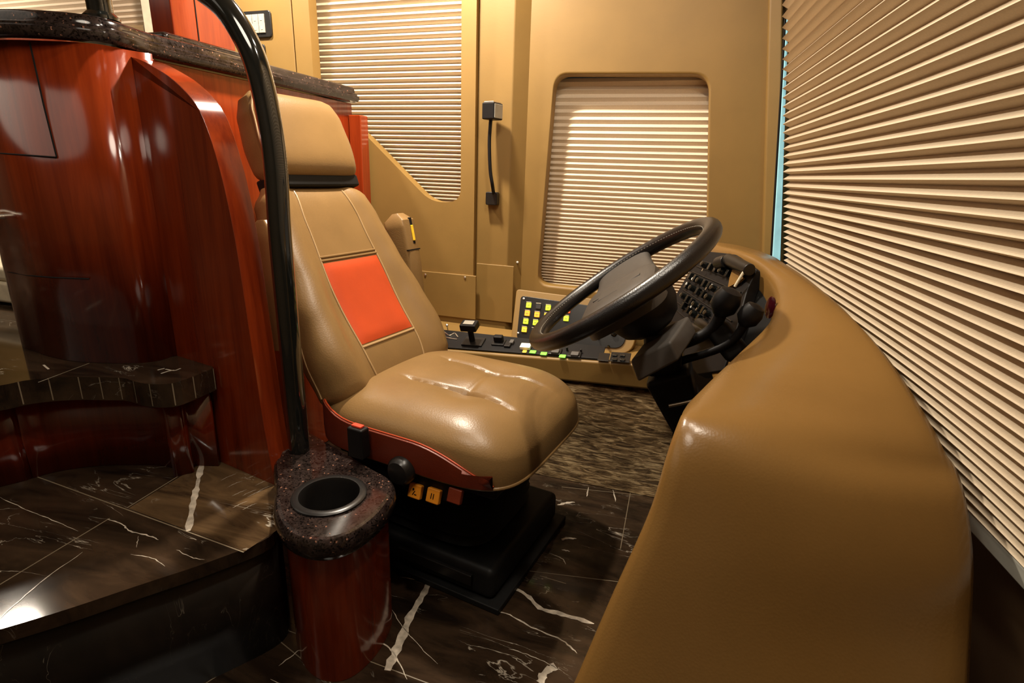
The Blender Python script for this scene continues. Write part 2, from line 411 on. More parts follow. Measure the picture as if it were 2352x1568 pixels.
# windshield glass, dark edge band and a glowing strip painted as daylight in the gap
a = topo-nW*.10-eY*.14; 
ws = struct(MB().add([a-dW*.2, a+eY*2.8-dW*.2, a+eY*2.8+dW*1.6, a+dW*1.6], [(0, 1, 2, 3)]).obj('window_3', NAVY, smooth=False, sol=.006))
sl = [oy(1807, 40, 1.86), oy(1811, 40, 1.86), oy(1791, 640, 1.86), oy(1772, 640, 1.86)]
b = MB(); b.prism([sl[0], sl[1], sl[2], sl[3]], (.0, .015, 0)); struct(b.obj('daylight_glow_strip', CYAN, bev=.003))
b = MB(); b.tube([oy(1804, 40, 1.855), oy(1768, 640, 1.855)], .003, 8); struct(b.obj('trim_3', BLKR))

# ================================================================== STEPS, CABINET, COUNTER
Z1, Z2, ZC = .28, .54, 1.225
def V2(p, z): return Vector((p[0], p[1], z))
# lower marble step
fe = [(-160, 1492), (0, 1445), (150, 1400), (330, 1340), (480, 1290), (618, 1233)]
edge = spline([oz(x, y, Z1) for x, y in fe]+[Vector((-.775, .80, Z1)), Vector((-.845, .885, Z1))], 5)
st = empty('entry_step', edge[10]-Vector((0, 0, Z1)), 'lower brown marble entry step with white veins beside the cup holder pedestal', 'step')
back = [Vector((-.90, .925, Z1)), Vector((-1.09, .97, Z1)), Vector((-1.25, .985, Z1)), Vector((-1.75, 1.0, Z1)), Vector((-1.9, .7, Z1))]
poly = edge + back
b = MB(); b.prism(poly, (0, 0, -.028)); b.m = 1
g = Vector((0, 0, 1))
def j1(a, c, w=.0026): b.ribbon([oz(*a, Z1), oz(*c, Z1)], w, g)
j1((45, 1080), (560, 1268)); j1((292, 1166), (512, 1030)); j1((0, 1342), (252, 1190)); j1((-20, 1110), (48, 1080))
b.m = 3   # one tile is a lighter brown
b.add([oz(x, y, Z1)+g*.0002 for x, y in ((296, 1167), (512, 1034), (560, 1052), (600, 1080), (634, 1112), (640, 1215), (562, 1266))], [tuple(range(7))])
b.m = 2
def v1(pts, w, jit=.002):
    P = spline([oz(x, y, Z1) for x, y in pts], 6)
    b.ribbon([p+Vector((random.uniform(-jit, jit)*.5, random.uniform(-jit, jit)*.5, 0)) for p in P], [w*(.9 if w > .008 else .55)*random.uniform(.5, 1.25)*(1 if w > .008 else min(1, .2+.3*min(i, len(P)-1-i))) for i in range(len(P))], g, .0006)
v1([(464, 1062), (455, 1105), (445, 1150), (432, 1220)], .014, .001)
v1([(246, 1192), (280, 1203), (300, 1220), (340, 1230), (365, 1240)], .005); v1([(318, 1232), (314, 1258)], .003)
v1([(300, 1273), (350, 1282), (380, 1300)], .003); v1([(365, 1040), (395, 1060), (440, 1058), (465, 1062)], .004)
v1([(0, 1142), (60, 1170), (110, 1190), (180, 1220)], .003); v1([(0, 1420), (90, 1340), (190, 1268)], .004)
v1([(350, 1075), (400, 1070), (440, 1074)], .0025); v1([(405, 1262), (440, 1280), (470, 1285)], .003)
for k in range(12):
    x, y = random.uniform(480, 600), random.uniform(1085, 1215); v1([(x, y), (x+18, y-9), (x+34, y-15)], .0025)
b.obj('tread', [MARB, GROUT, VEIN, MARBL], st, smooth=False)
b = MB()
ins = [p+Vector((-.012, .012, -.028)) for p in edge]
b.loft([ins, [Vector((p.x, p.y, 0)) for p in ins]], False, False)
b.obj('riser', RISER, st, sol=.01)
# upper marble step: the salon floor
e2 = [(-190, 915), (0, 885), (62, 873), (145, 866), (228, 866), (282, 868), (323, 879), (373, 882), (414, 875), (489, 846)]
edge2 = spline([oz(x, y, Z2) for x, y in e2], 5)
st2 = empty('upper_step', edge2[20]-Vector((0, 0, Z2)), 'upper brown marble step with a scalloped tiled edge under the curved wood cabinet', 'step')
back2 = [Vector((-1.10, .998, Z2)), Vector((-1.264, 1.0, Z2)), Vector((-1.264, 1.86, Z2)), Vector((-4.2, 1.86, Z2)), Vector((-4.2, -.3, Z2)), Vector((-1.9, .2, Z2))]
b = MB(); b.prism(edge2+back2, (0, 0, -.055)); b.m = 1
L = 0; last = edge2[0]
for i in range(1, len(edge2)):
    L += (edge2[i]-last).length; last = edge2[i]
    if L > .042:
        L = 0; t = (edge2[i]-edge2[i-1]).normalized(); o_ = Vector((t.y, -t.x, 0))*.0006
        s_ = t*.0012; p = edge2[i]+o_
        b.add([p-s_, p+s_, p+s_+Vector((0, 0, -.052)), p-s_+Vector((0, 0, -.052))], [(0, 1, 2, 3)])
b.ribbon([oz(88, 878, Z2), oz(205, 834, Z2)], .0024, g)
b.m = 2
for pts in ([(370, 858), (385, 853), (400, 850)], [(380, 848), (400, 851), (415, 846)], [(100, 838), (112, 848)], [(362, 850), (378, 846)]):
    b.ribbon(spline([oz(x, y, Z2) for x, y in pts], 4), .004, g, .0005)
b.obj('tread', [MARB, GROUT, VEIN], st2, smooth=False)
b = MB(); nrm = []
ins = []
for i, p in enumerate(edge2):
    t = (edge2[min(i+1, len(edge2)-1)]-edge2[max(i-1, 0)]).normalized(); ins.append(p+Vector((-t.y, t.x, 0))*.075+Vector((0, 0, -.055)))
ins[-1].x = edge2[-1].x-.02
b.loft([ins, [Vector((p.x, p.y, Z1+.001)) for p in ins]], False, False)
b.obj('riser', WOODK, st2, sol=.01)

# curved cabinet
base = [(-130, 700), (-45, 745), (20, 777), (54, 794), (83, 806), (116, 818), (166, 828), (215, 832), (298, 834), (344, 832), (373, 826), (398, 818)]
pl = [oz(x, y, Z2) for x, y in base]
pl[0] = pl[3]+Vector((-.11, .36, 0)); pl[1] = pl[3]+Vector((-.10, .17, 0)); pl[2] = pl[3]+Vector((-.055, .055, 0))
plan = spline(pl, 5)
plan += [plan[-1]+Vector((.008, .022, 0)), plan[-1]+Vector((.02, .045, 0))]
cb = empty('curved_cabinet', pl[6], 'bulging cherry wood cabinet with a nickel bar handle standing on the upper step', 'cabinet')
b = MB(); b.loft([[V2(p, Z2+.001) for p in plan], [V2(p, ZC-.002) for p in plan]], False, False)
b.obj('body', WOOD, cb, sol=.006)
# door leaf: seams cut by thin dark joints and a raised leaf
def near(px, py, n=1):
    """point of the cabinet front under that spot of the photograph"""
    best = None
    for i in range(len(plan)-1):
        A, B = plan[i], plan[i+1]; m = (B-A).cross(zz); 
        if m.length < 1e-7: continue
        m.normalize(); q = opl(px, py, A, m); s = (q-A).dot(B-A)/(B-A).length_squared
        if -.02 <= s <= 1.02 and (best is None or (q-CP).length < (best[0]-CP).length): best = (q, m)
    return best
def seam(name, pts, w=.0035):
    bb = MB(); P = []
    dense = []
    for (xa, ya), (xb, yb) in zip(pts, pts[1:]):
        m_ = max(2, int(math.hypot(xb-xa, yb-ya)/5)); dense += [(xa+(xb-xa)*k/m_, ya+(yb-ya)*k/m_) for k in range(m_)]
    for x, y in dense+[pts[-1]]:
        r = near(x, y)
        if r: P.append(r[0]+(CP-r[0]).normalized()*.0052)
    if len(P) > 1: bb.tube(P, w/2, 6); return bb.obj(name, BLKR, cb)
seam('door_seam', [(68, 97), (80, 150), (100, 240), (130, 360)])
seam('door_seam', [(0, 352), (60, 356), (130, 361)])
seam('door_seam', [(8, 622), (60, 632), (120, 637), (205, 640)])
r = near(12, 497); hp = r[0]; hn = r[1] if r[1].dot(CP-hp) > 0 else -r[1]; td = hn.cross(zz).normalized()
if td.x < 0: td = -td
b = MB(); b.tube([hp+hn*.035-td*.10, hp+hn*.035+td*.045], .0095, 14); b.tube([hp+hn*.0, hp+hn*.034], .006, 10); b.obj('handle', CHRO, cb, smooth=True)

# bulkhead behind the seat
BX = -1.222
bh = empty('rear_bulkhead', (BX, 1.42, 0), 'flat cherry wood bulkhead panel behind the driver seat under the stone counter', 'partition')
MB().box((BX-.015, 1.424, ZC/2), (.03, .832, ZC-.004)).obj('panel', WOODO, bh, bev=.002)
# second leaf on the wall side
b = MB()
b.box((BX+.028, 1.835, .60), (.05, .05, 1.165)); b.obj('end_post', WOODO, bh, bev=.004)

# curved wing partition
pa, pb = Vector((-1.19, .967, 0)), Vector((-.858, .903, 0)); pd = (pb-pa).normalized(); pn = Vector((pd.y, -pd.x, 0))
prof = [(268, 128), (310, 133), (350, 152), (400, 185), (450, 240), (480, 308), (505, 390), (525, 475), (545, 580), (562, 690), (582, 820), (600, 940), (612, 1010), (624, 1075), (633, 1112)]
P = [opl(x, y, pa, pn) for x, y in prof]
P = spline(P, 4)
for p in P: p.z = max(min(p.z, ZC-.002), Z1)
ring = [Vector((pa.x, pa.y, Z1)), Vector((pa.x, pa.y, P[0].z))] + [p for p in P if p.z > Z1+.002] + [Vector((P[-1].x, P[-1].y, Z1))]
wg = MB(); wg.prism(ring, -pn*.055)
w = wg.obj('wing_partition', WOOD, bev=.011, bseg=4)
tag(w, 'red cherry wood wing panel with a sweeping rounded edge between steps and driver seat', 'partition')

# stone counter on the cabinet and bulkhead
def off(pts, d):
    out = []
    for i, p in enumerate(pts):
        t = (pts[min(i+1, len(pts)-1)]-pts[max(i-1, 0)]).normalized(); out.append(p+Vector((t.y, -t.x, 0))*d)
    return out
cl = [V2(pl[1], 0), V2(pl[3], 0)+Vector((-.01, .02, 0)), V2(pl[5], 0), V2(pl[7], 0), V2(pl[9], 0)+Vector((-.01, .02, 0)), Vector((-1.225, 1.05, 0)), Vector((BX, 1.25, 0)), Vector((BX, 1.5, 0)), Vector((BX, 1.845, 0))]
cl = spline(cl, 5)
rings = []
for d, z in ((.012, ZC), (.024, ZC+.003), (.030, ZC+.012), (.030, ZC+.020), (.022, ZC+.024), (.022, ZC+.028), (.012, ZC+.034), (.010, ZC+.046), (.004, ZC+.052), (-.004, ZC+.054)):
    rings.append([V2(p, z) for p in off(cl, d)])
inner = [V2(p, ZC+.054) for p in off(cl, -.30)]
b = MB(); b.loft(rings+[inner], False, False); 
b.loft([rings[0], [V2(p, ZC) for p in off(cl, -.02)]], False, False)
n = len(rings); ends = [r_[-1] for r_ in rings]+[inner[-1]+Vector((0, 0, -.054))]; b.add(ends, [tuple(range(len(ends)))])
ct = b.obj('stone_counter', GRAN)
tag(ct, 'dark brown speckled stone counter with a stepped edge along the top of the wood cabinets', 'counter')
# raised stone ledge and upper cabinet behind it
lx = -1.62
la, lb = oy(352, 64, 1.25), oy(548, 108, 1.25)
q = [oy(350, 92, 1.16), oy(556, 130, 1.30)]
lz0, lz1 = ZC+.054, ZC+.054+.05
ldir = [Vector((-1.62, 1.08, 0)), Vector((-1.47, 1.25, 0)), Vector((-1.43, 1.45, 0)), Vector((-1.43, 1.845, 0))]
b = MB(); b.box((-1.455, 1.40, ZC+.081), (.14, .32, .05)); 
lg = b.obj('stone_ledge', GRAN, bev=.014, bseg=3)
tag(lg, 'short raised stone ledge on the counter below the red upper cabinet', 'ledge')
uc = empty('upper_cabinet', (-1.46, 1.415, ZC+.107), 'glossy red wood upper cabinet standing on the raised stone ledge', 'cabinet')
MB().box((-1.46, 1.415, ZC+.107+.31), (.08, .22, .62)).obj('body', WOODO, uc, bev=.006)
MB().box((-1.4195, 1.385, ZC+.107+.31), (.003, .003, .61)).obj('door_seam', BLKR, uc)
b = MB(); b.box(((oy(336, 30, WY).x+oy(380, 30, WY).x)/2, WY-.006, 1.66), (.115, .012, .50)); struct(b.obj('trim_4', CREAM, bev=.003))

# wall switch plates
def swplate(x0, y0, x1, y1, label, rows, cols, px):
    a, c = oy(x0, y0, WY), oy(x1, y1, WY); w = c.x-a.x; h = a.z-c.z; cx, cz = (a.x+c.x)/2, (a.z+c.z)/2
    t = empty('switch_plate', (cx, WY, cz), label, 'switch', 'wall switch plates')
    b = MB(); b.prism([(x, WY, z) for x, z in rrect(cx, cz, w, h, .012, 4)], (0, -.008, 0)); b.obj('plate', BLKS, t, bev=.003)
    first = None
    for x, y in px:
        p = oy(x, y, WY)
        if first is None:
            bb = MB(); bb.box((p.x, WY-.0105, p.z), (.026, .005, .032)); first = bb.obj('button', MIRR, t, bev=.0015)
            b2 = MB(); b2.box((p.x, WY-.0135, p.z), (.008, .001, .012)); mk = b2.obj('symbol', mat_plain('pale_grey_print', (.42, .39, .34), .5), first); ref = p
        else:
            o2 = first.copy(); COL.objects.link(o2); o2.location = first.location+Vector((p.x-ref.x, 0, p.z-ref.z)); o2.parent = t
            m2 = mk.copy(); COL.objects.link(m2); m2.parent = o2
    return t
swplate(555, 28, 628, 86, 'charcoal wall plate with six pale buttons right of the black handrail', 2, 3, [(577, 47), (591, 46), (605, 45), (580, 68), (593, 67), (607, 66)])
t = empty('switch_plate', oy(598, 120, WY), 'small dark wall plate without buttons just above the stone counter', 'switch', 'wall switch plates')
a, c = oy(585, 103, WY), oy(614, 150, WY)
b = MB(); b.prism([(x, WY, z) for x, z in rrect((a.x+c.x)/2, (a.z+c.z)/2, c.x-a.x, a.z-c.z, .008, 4)], (0, -.008, 0)); b.obj('plate', BLKS, t, bev=.003)
MB().box(((a.x+c.x)/2, WY-.009, (a.z+c.z)/2), (.03, .004, .05)).obj('rocker', BLKS, t, bev=.001)

# ================================================================== PEDESTAL
ZP = .35
out = [(612, 1008), (608, 990), (640, 968), (672, 972), (720, 993), (798, 1038), (864, 1077), (896, 1095), (908, 1120), (896, 1150), (862, 1190), (805, 1228), (742, 1244), (682, 1235), (643, 1205), (627, 1160), (632, 1110), (628, 1060)]
P0 = [oz(x, y, ZP) for x, y in out]
P0[0] = Vector((-.86, .93, ZP)); P0[1] = Vector((-.905, .955, ZP)); P0[2] = Vector((-.90, 1.0, ZP))
ctr = sum(P0, Vector())/len(P0)
def closed(Q, n=4):
    Q = [Vector(q) for q in Q]; m = len(Q); out = []
    for i in range(m):
        a, b_, c, d = Q[i-1], Q[i], Q[(i+1) % m], Q[(i+2) % m]
        for k in range(n):
            t = k/n; out.append(.5*((2*b_)+(c-a)*t+(2*a-5*b_+4*c-d)*t*t+(3*b_-a-3*c+d)*t**3))
    return out
top = closed(P0)
hc = oz(757, 1138, ZP); HR = .063
pedc = Vector((hc.x, hc.y, 0))
pd_ = empty('cup_holder_pedestal', pedc, 'cherry wood pedestal with a brown granite top and a round black cup holder', 'pedestal')
def inset(Q, d):
    m = len(Q); R_ = []; c = sum(Q, Vector())/m
    for i in range(m):
        t = (Q[(i+1) % m]-Q[i-1]); t.z = 0; t.normalize(); nn = Vector((-t.y, t.x, 0))
        if nn.dot(c-Q[i]) < 0: nn = -nn
        R_.append(Q[i]+nn*d)
    return R_
rg = []
for d, z in ((.02, -.046), (.006, -.046), (.001, -.040), (-.002, -.024), (.001, -.008), (.007, -.001), (.014, 0)):
    rg.append([V2(p, ZP+z) for p in inset(top, d)])
b = MB(); b.loft(rg, False)
# top face with the hole of the cup holder
bm = bmesh.new(); loops = [rg[-1], [hc+Vector((math.cos(a)*HR, math.sin(a)*HR, 0)) for a in [2*PI*k/40 for k in range(40)]]]; es = []
for lp in loops:
    vs = [bm.verts.new(p) for p in lp]; es += [bm.edges.new((vs[i], vs[(i+1) % len(vs)])) for i in range(len(vs))]
bmesh.ops.triangle_fill(bm, edges=es, use_beauty=True); bm.verts.index_update()
b.add([v.co.copy() for v in bm.verts], [[v.index for v in f.verts] for f in bm.faces]); bm.free()
b.obj('granite_top', GRAN, pd_)
cbase = [(676, 1486), (694, 1513), (740, 1535), (800, 1533), (850, 1506), (888, 1452), (903, 1385)]
body = []
for p in inset(top, .017):
    body.append(p)
b = MB(); b.loft([[V2(p, 0.001) for p in body], [V2(p, ZP-.044) for p in body]], False); b.obj('wood_body', WOOD, pd_)
b = MB(); b.lathe([(HR-.001, .0), (HR+.012, .0), (HR+.0125, .004), (HR+.008, .007), (HR-.002, .006), (HR-.004, 0), (HR-.006, -.03), (HR-.010, -.075), (.030, -.076), (.028, -.073), (.001, -.073)], hc, n=48, cap=False)
b.obj('cup_holder', BLKS, pd_)
b = MB(); b.lathe([(.040, -.073), (.040, -.070), (.034, -.070), (.034, -.073)], hc, n=32, cap=False); b.obj('cup_holder_ring', BLKS, pd_)

# ================================================================== HANDRAIL
bp = oz(693, 1030, ZP)
Yh = bp.y-.008
pts = [Vector((bp.x, Yh, ZP+.001)), Vector((bp.x, Yh, .60)), Vector((bp.x, Yh, .85))] + [oy(x, y, Yh) for x, y in ((632, 370), (612, 240), (588, 145), (560, 82), (525, 28), (488, -8), (430, -45))]
pts += [oy(x, y, Yh) for x, y in ((370, -65), (300, -62), (255, -45), (226, -22))] 
last = pts[-1]; pts.append(Vector((last.x-.004, Yh-.0, ZC+.066)))
hr = empty('grab_handrail', (bp.x, Yh, ZP), 'glossy black grab rail curving up from the granite pedestal over to the stone counter', 'handrail')
b = MB(); b.tube(spline(pts, 8), .0235, 20); b.obj('rail', BLKG, hr)
b = MB(); b.lathe([(.034, 0), (.034, .006), (.026, .014)], Vector((pts[-1].x, pts[-1].y, ZC+.0555)), n=28); b.obj('counter_collar', BLKG, hr)

# ================================================================== DRIVER SEAT
sa = math.radians(-9); SF = Vector((math.cos(sa), math.sin(sa), 0)); SL = Vector((-math.sin(sa), math.cos(sa), 0)); SO = Vector((-.527, 1.237, 0))
def S(s, u, z): return SO + SF*s + SL*u + zz*z
seat = empty('driver_seat', SO, 'tan leather driver seat with an orange-red back panel on a black pedestal', 'seat')
# cushion
def gauss(x, s): return math.exp(-(x/s)**2)
def cush_top(s, u):
    a = (s+.01)/.285; c = u/.262
    e = (abs(a)**5+abs(c)**5)**.2
    e = min(e, 1)
    z = .395 + .085*(1-e**5)**.42
    z -= .035*max(0, (s-.10)/.18)**2
    z += .012*(1-c*c)*(1-max(0, a)**2)
    # stitched channels with two tuft points
    for u0, w0 in ((.105, .011), (-.075, .011)):
        fade = 1 if -.10 < s < .17 else math.exp(-((min(abs(s+.10), abs(s-.17)))/.03)**2)
        du = u-u0+.014*gauss(s-.055, .07)*(1 if u0 > 0 else -1)
        z -= ((.007+.006*gauss(s-.055, .05))*gauss(du, .006)+.005*gauss(du, .035))*fade
    z -= .004*gauss(s-.055, .008)*(1 if -.075 < u < .105 else 0)
    z -= .012*gauss(s-.055, .06)*gauss(u-.105, .05) + .012*gauss(s-.055, .06)*gauss(u+.075, .05)
    return z
NG = 96; V = []; Fc = []
for i in range(NG+1):
    for j in range(NG+1):
        a, c = -1+2*i/NG, -1+2*j/NG
        # squircle mapping keeps the outline rounded
        k = max(abs(a), abs(c)); q = (abs(a)**5+abs(c)**5)**.2
        f_ = k/q if q > 1e-6 else 1
        s, u = a*f_*.285-.01, c*f_*.262
        V.append(S(s, u, cush_top(s, u)))
for i in range(NG):
    for j in range(NG):
        k = i*(NG+1)+j; Fc.append((k, k+1, k+NG+2, k+NG+1))
m_ = NG+1
bidx = [i*m_ for i in range(m_)] + [NG*m_+j for j in range(1, m_)] + [i*m_+NG for i in range(NG-1, -1, -1)] + [j for j in range(NG-1, 0, -1)]
k0 = len(V); V += [Vector((V[i].x, V[i].y, .348)) for i in bidx]
nb = len(bidx)
for i in range(nb): Fc.append((bidx[i], bidx[(i+1) % nb], k0+(i+1) % nb, k0+i))
Fc.append([k0+i for i in range(nb)])
cu = mesh('seat_cushion', V, Fc, TAN, seat)
# piping round the cushion foot
ring = [V[k0+i]+Vector((0, 0, .002)) for i in range(0, nb, 3)]; ring.append(ring[0])
b = MB(); b.tube(ring, .004, 8, False); b.obj('cushion_piping', TAN, cu)
# brick-red side panels
def sidepanel(sgn):
    R_ = []
    for k in range(25):
        s = -.275+.505*k/24
        a = (s+.01)/.285; c = (max(0, 1-abs(a)**5))**.2
        u = sgn*(.262*c+.004)
        zt_ = .428 + .03*gauss(s+.27, .07) - .070*max(0, (s-.03)/.2)**2
        R_.append([S(s, u-sgn*.004, zt_), S(s, u+sgn*.003, zt_-.004), S(s, u+sgn*.004, .385), S(s, u+sgn*.001, .352), S(s, u-sgn*.006, .350)])
    b = MB(); b.loft(R_, False, False); p = b.obj('side_panel', REDL, cu, sol=.002); p['label'] = 'brick red leather side panel'
    b = MB(); b.tube([r_[0]+SL*(sgn*.003) for r_ in R_], .0018, 8); b.obj('piping', ORA, p)
sidepanel(-1)
# backrest
REC = math.radians(28); BU = -SF*math.sin(REC)+zz*math.cos(REC); BN = SF*math.cos(REC)+zz*math.sin(REC)
B0 = S(-.225, 0, .40); HB = .612
def lerp_tab(T, v):
    for (a, x), (c, y) in zip(T, T[1:]):
        if v <= c:
            t = (v-a)/(c-a); t = t*t*(3-2*t); return x+(y-x)*t
    return T[-1][1]
WT = [(0, .215), (.10, .240), (.24, .248), (.42, .236), (.62, .212), (.82, .196), (.93, .182), (1.0, .15)]
def bol(u, w, v):
    k = abs(u)/w; t = max(0, min(1, (k-.50)/.28)); t = t*t*(3-2*t)
    return .034*t*(.35+.65*gauss(v-.32, .36))
def bfront(u, v):
    w = lerp_tab(WT, v); k = min(1, abs(u)/w)
    base = .052 + bol(u, w, v) + .018*gauss(v-.16, .18) - .006*(1-k*k)
    lat = max(0, 1-k**6)**.35
    endt = max(0.0, 1-max(0, (v-.84)/.16)**3)**.5 if v > .84 else 1
    endb = .6+.4*min(1, v/.08)
    return base*(.12+.88*lat)*(.25+.75*endt)*endb
rings = []; NV = 44; NU = 36
for i in range(NV+1):
    v = i/NV; w = lerp_tab(WT, v); r = []
    c = B0+BU*(HB*v)
    for j in range(NU+1):
        th = -1+2*j/NU; u = w*math.sin(th*PI/2); r.append(c+SL*u+BN*bfront(u, v))
    for j in range(NU-1, 0, -1):
        th = -1+2*j/NU; u = w*math.sin(th*PI/2); k = abs(u)/w; r.append(c+SL*u-BN*.055*max(0, 1-k**4)**.4*(1 if v < .9 else math.sqrt(max(.05, 1-((v-.9)/.1)**2))))
    rings.append(r)
b = MB(); b.loft(rings); bk = b.obj('backrest', TAN, seat)
def bp_(u, v, o_=0): return B0+BU*(HB*v)+SL*u+BN*(bfront(u, v)+o_)
def us(v): return lerp_tab([(0, .098), (.2, .110), (.5, .112), (.8, .10), (1, .085)], v)
R_ = []
V0, V1 = .245, .625
for i in range(21):
    v = V0+(V1-V0)*i/20; wv = us(v)-.004
    e = min(1, min(i, 20-i)/1.5)
    R_.append([bp_(-wv, v, .0008)]+[bp_(wv*(-1+2*j/16), v, .001+.005*e*(1-abs(-1+2*j/16)**8)) for j in range(1, 16)]+[bp_(wv, v, .0008)])
b = MB(); b.loft(R_, False, False); p = b.obj('back_panel', ORA, bk); p['label'] = 'bright orange-red leather panel'
for sg in (-1, 1):
    b = MB(); b.tube([bp_(sg*us(v), v, .0006) for v in [.03+.93*k/40 for k in range(41)]], .0026, 8); b.obj('seam_piping', PIPE, bk)
for v_, m_ in ((V0-.012, PIPE), (V1+.012, TAN), (V1+.028, TAN)):
    b = MB(); b.tube([bp_(us(v_)*(-1+2*k/16), v_, .0008) for k in range(17)], .0034, 8); b.obj('cross_piping', m_, bk)
b = MB()
pts = []
for k in range(20):
    v = .10+.56*k/19; w = lerp_tab(WT, v); pts.append(B0+BU*(HB*v)-SL*(w*.995)+BN*(-.004+.012*math.sin(k/19*PI)))
b.tube(pts, .0026, 8); b.obj('side_seam', PIPE, bk)
# headrest
H0 = B0+BU*(HB+.012)+SL*(.010)+BN*.020
BU0, BN0 = BU, BN
BU = -SF*math.sin(math.radians(20))+zz*math.cos(math.radians(20)); BN = SF*math.cos(math.radians(20))+zz*math.sin(math.radians(20))
WH = [(0, .148), (.12, .158), (.4, .162), (.7, .156), (.9, .142), (1, .115)]
rings = []
for i in range(25):
    v = i/24; w = lerp_tab(WH, v); tt = .058*max(.03, 1-abs(2*v-1)**5)**.45*(1.08-.22*v); r = []
    for j in range(40):
        a = 2*PI*j/40; ca, sa_ = math.cos(a), math.sin(a)
        r.append(H0+BU*(.232*v)+SL*(w*math.copysign(abs(ca)**.30, ca))+BN*(tt*math.copysign(abs(sa_)**.62, sa_)))
    rings.append(r)
b = MB(); b.loft(rings); hd = b.obj('headrest', TAN, seat)
b = MB(); b.tube([H0+BU*(.232*v)-SL*(lerp_tab(WH, v)*.985)+BN*(.036) for v in [.06+.88*k/24 for k in range(25)]], .0026, 8); b.obj('seam_piping', PIPE, hd)
b = MB(); b.box(H0-BU*.004-BN*.004, (.075, .30, .034), (BN, SL, BU)); b.box(H0+SL*.155-BN*.01, (.05, .03, .03), (BN, SL, BU)); b.obj('headrest_mount', BLKR, seat, bev=.006)
# armrests, folded up beside the backrest
def armrest(u, pts, w, tagc):
    P = [opl(x, y, SO+SL*u, SL) for x, y in pts]
    d = (P[0]-P[-1]).normalized(); nf = SL.cross(d).normalized()
    if nf.dot(SF) < 0: nf = -nf
    Ltot = (P[0]-P[-1]).length+.03; foot = P[-1]
    rings = []
    for i in range(13):
        v = i/12; k = max(0, 1-max(0, (v-.88)/.12)**3)**.5 if v > .88 else 1
        r = []
        for j in range(20):
            a = 2*PI*j/20; ca, sa_ = math.cos(a), math.sin(a)
            r.append(foot+d*(Ltot*v)+SL*(w*(.5+.5*k)*math.copysign(abs(ca)**.28, ca))+nf*((.042 if v > .45 else .030+.012*v/.45)*(.3+.7*k)*math.copysign(abs(sa_)**.35, sa_)))
        rings.append(r)
    b = MB(); b.loft(rings); ar = b.obj('armrest', TAN, seat)
    f_ = foot+nf*.0395
    b = MB(); b.box(f_+d*(Ltot*.79)+SL*.006, (.014, .006, .085), (SL, nf, d)); b.obj('slot', BLKR, ar, bev=.002)
    b = MB(); b.box(f_+d*(Ltot*.765)+SL*.006+nf*.003, (.011, .006, .05), (SL, nf, d)); b.obj('strap_tag', tagc, ar, bev=.002)
    b = MB(); b.box(f_+d*(Ltot*.58)-nf*.003, (w*1.9, .012, .004), (SL, nf, d)); b.obj('cap_seam', BLKR, ar)
    return ar
armrest(.30, [(917, 512), (950, 690)], .032, YEL)
armrest(-.246, [(612, 535), (655, 800)], .024, ORSW)
# seat-belt buckle
bk0 = opl(822, 983, S(0, -.292, 0), SL)
b = MB(); b.box(bk0+Vector((0, 0, -.034)), (.044, .028, .075), (SF, SL, zz)); bu = b.obj('belt_buckle', BLKP, seat, bev=.005)
b = MB(); b.box(bk0+Vector((0, 0, .006)), (.028, .014, .006), (SF, SL, zz)); b.obj('release_button', REDB, bu, bev=.002)
b = MB(); b.tube([bk0+Vector((0, 0, -.05)), bk0+SL*.035+Vector((0, 0, -.055))], .009, 10); b.obj('buckle_stalk', BLKR, bu)
# seat suspension
b = MB(); b.box(S(-.01, 0, .318), (.46, .42, .034), (SF, SL, zz)); b.obj('cushion_pan', BLKP, seat, bev=.008)
rings = []
for i in range(15):
    z = .10+.20*i/14; k = 0 if i % 2 else .014
    rings.append([S(-.02+(.185-k)*math.copysign(abs(math.cos(a))**.45, math.cos(a)), (.175-k)*math.copysign(abs(math.sin(a))**.45, math.sin(a)), z) for a in [2*PI*j/32 for j in range(32)]])
b = MB(); b.loft(rings); b.obj('bellows', BLKR, seat)
b = MB(); b.box(S(-.01, 0, .058), (.45, .40, .085), (SF, SL, zz)); b.obj('base_box', DARKM, seat, bev=.018, bseg=3)
b = MB(); b.box(S(.05, -.203, .06), (.22, .012, .03), (SF, SL, zz)); b.obj('base_slide', BLKS, seat, bev=.003)
b = MB(); b.box(S(0, 0, .0085), (.48, .43, .016), (SF, SL, zz)); b.obj('floor_plate', DARKM, seat, bev=.003)
kn = opl(915, 1085, S(0, -.285, 0), SL)
b = MB(); b.lathe([(.008, -.03), (.030, -.028), (.034, -.012), (.034, .008), (.026, .018), (.004, .021)], kn+SL*.012, -SL, 24); b.obj('recline_knob', BLKS, seat)
b = MB(); b.box(S(-.02, -.236, .318), (.30, .034, .052), (SF, SL, zz)); sb = b.obj('switch_block', BLKP, seat, bev=.004)
for i, (x, y, m) in enumerate(((955, 1127, ORSW), (997, 1138, ORSW), (1046, 1138, REDL))):
    p = opl(x, y, S(0, -.262, 0), SL)
    nrm_ = (-SL+zz*.35).normalized(); tv = SF; bv = nrm_.cross(tv).normalized()
    b = MB(); b.box(p, (.034, .033, .014), (tv, bv, nrm_)); sw = b.obj('orange_switch' if i < 2 else 'dim_switch', m, sb, bev=.003)
    if i < 2:
        b = MB(); q = p+nrm_*.0075
        if i == 0:
            b.lathe([(.0024, 0), (.0024, .0008)], q+bv*.005-tv*.002, nrm_, 12); dg = (bv+tv*.5).normalized(); b.box(q-bv*.003, (.0018, .011, .001), (nrm_.cross(dg), dg, nrm_)); b.box(q-bv*.006+tv*.005, (.006, .0016, .001), (tv, bv, nrm_))
        else:
            b.box(q-tv*.003, (.0018, .012, .001), (tv, bv, nrm_)); b.box(q+tv*.003, (.0018, .012, .001), (tv, bv, nrm_))
        b.obj('symbol', BLKR, sw)

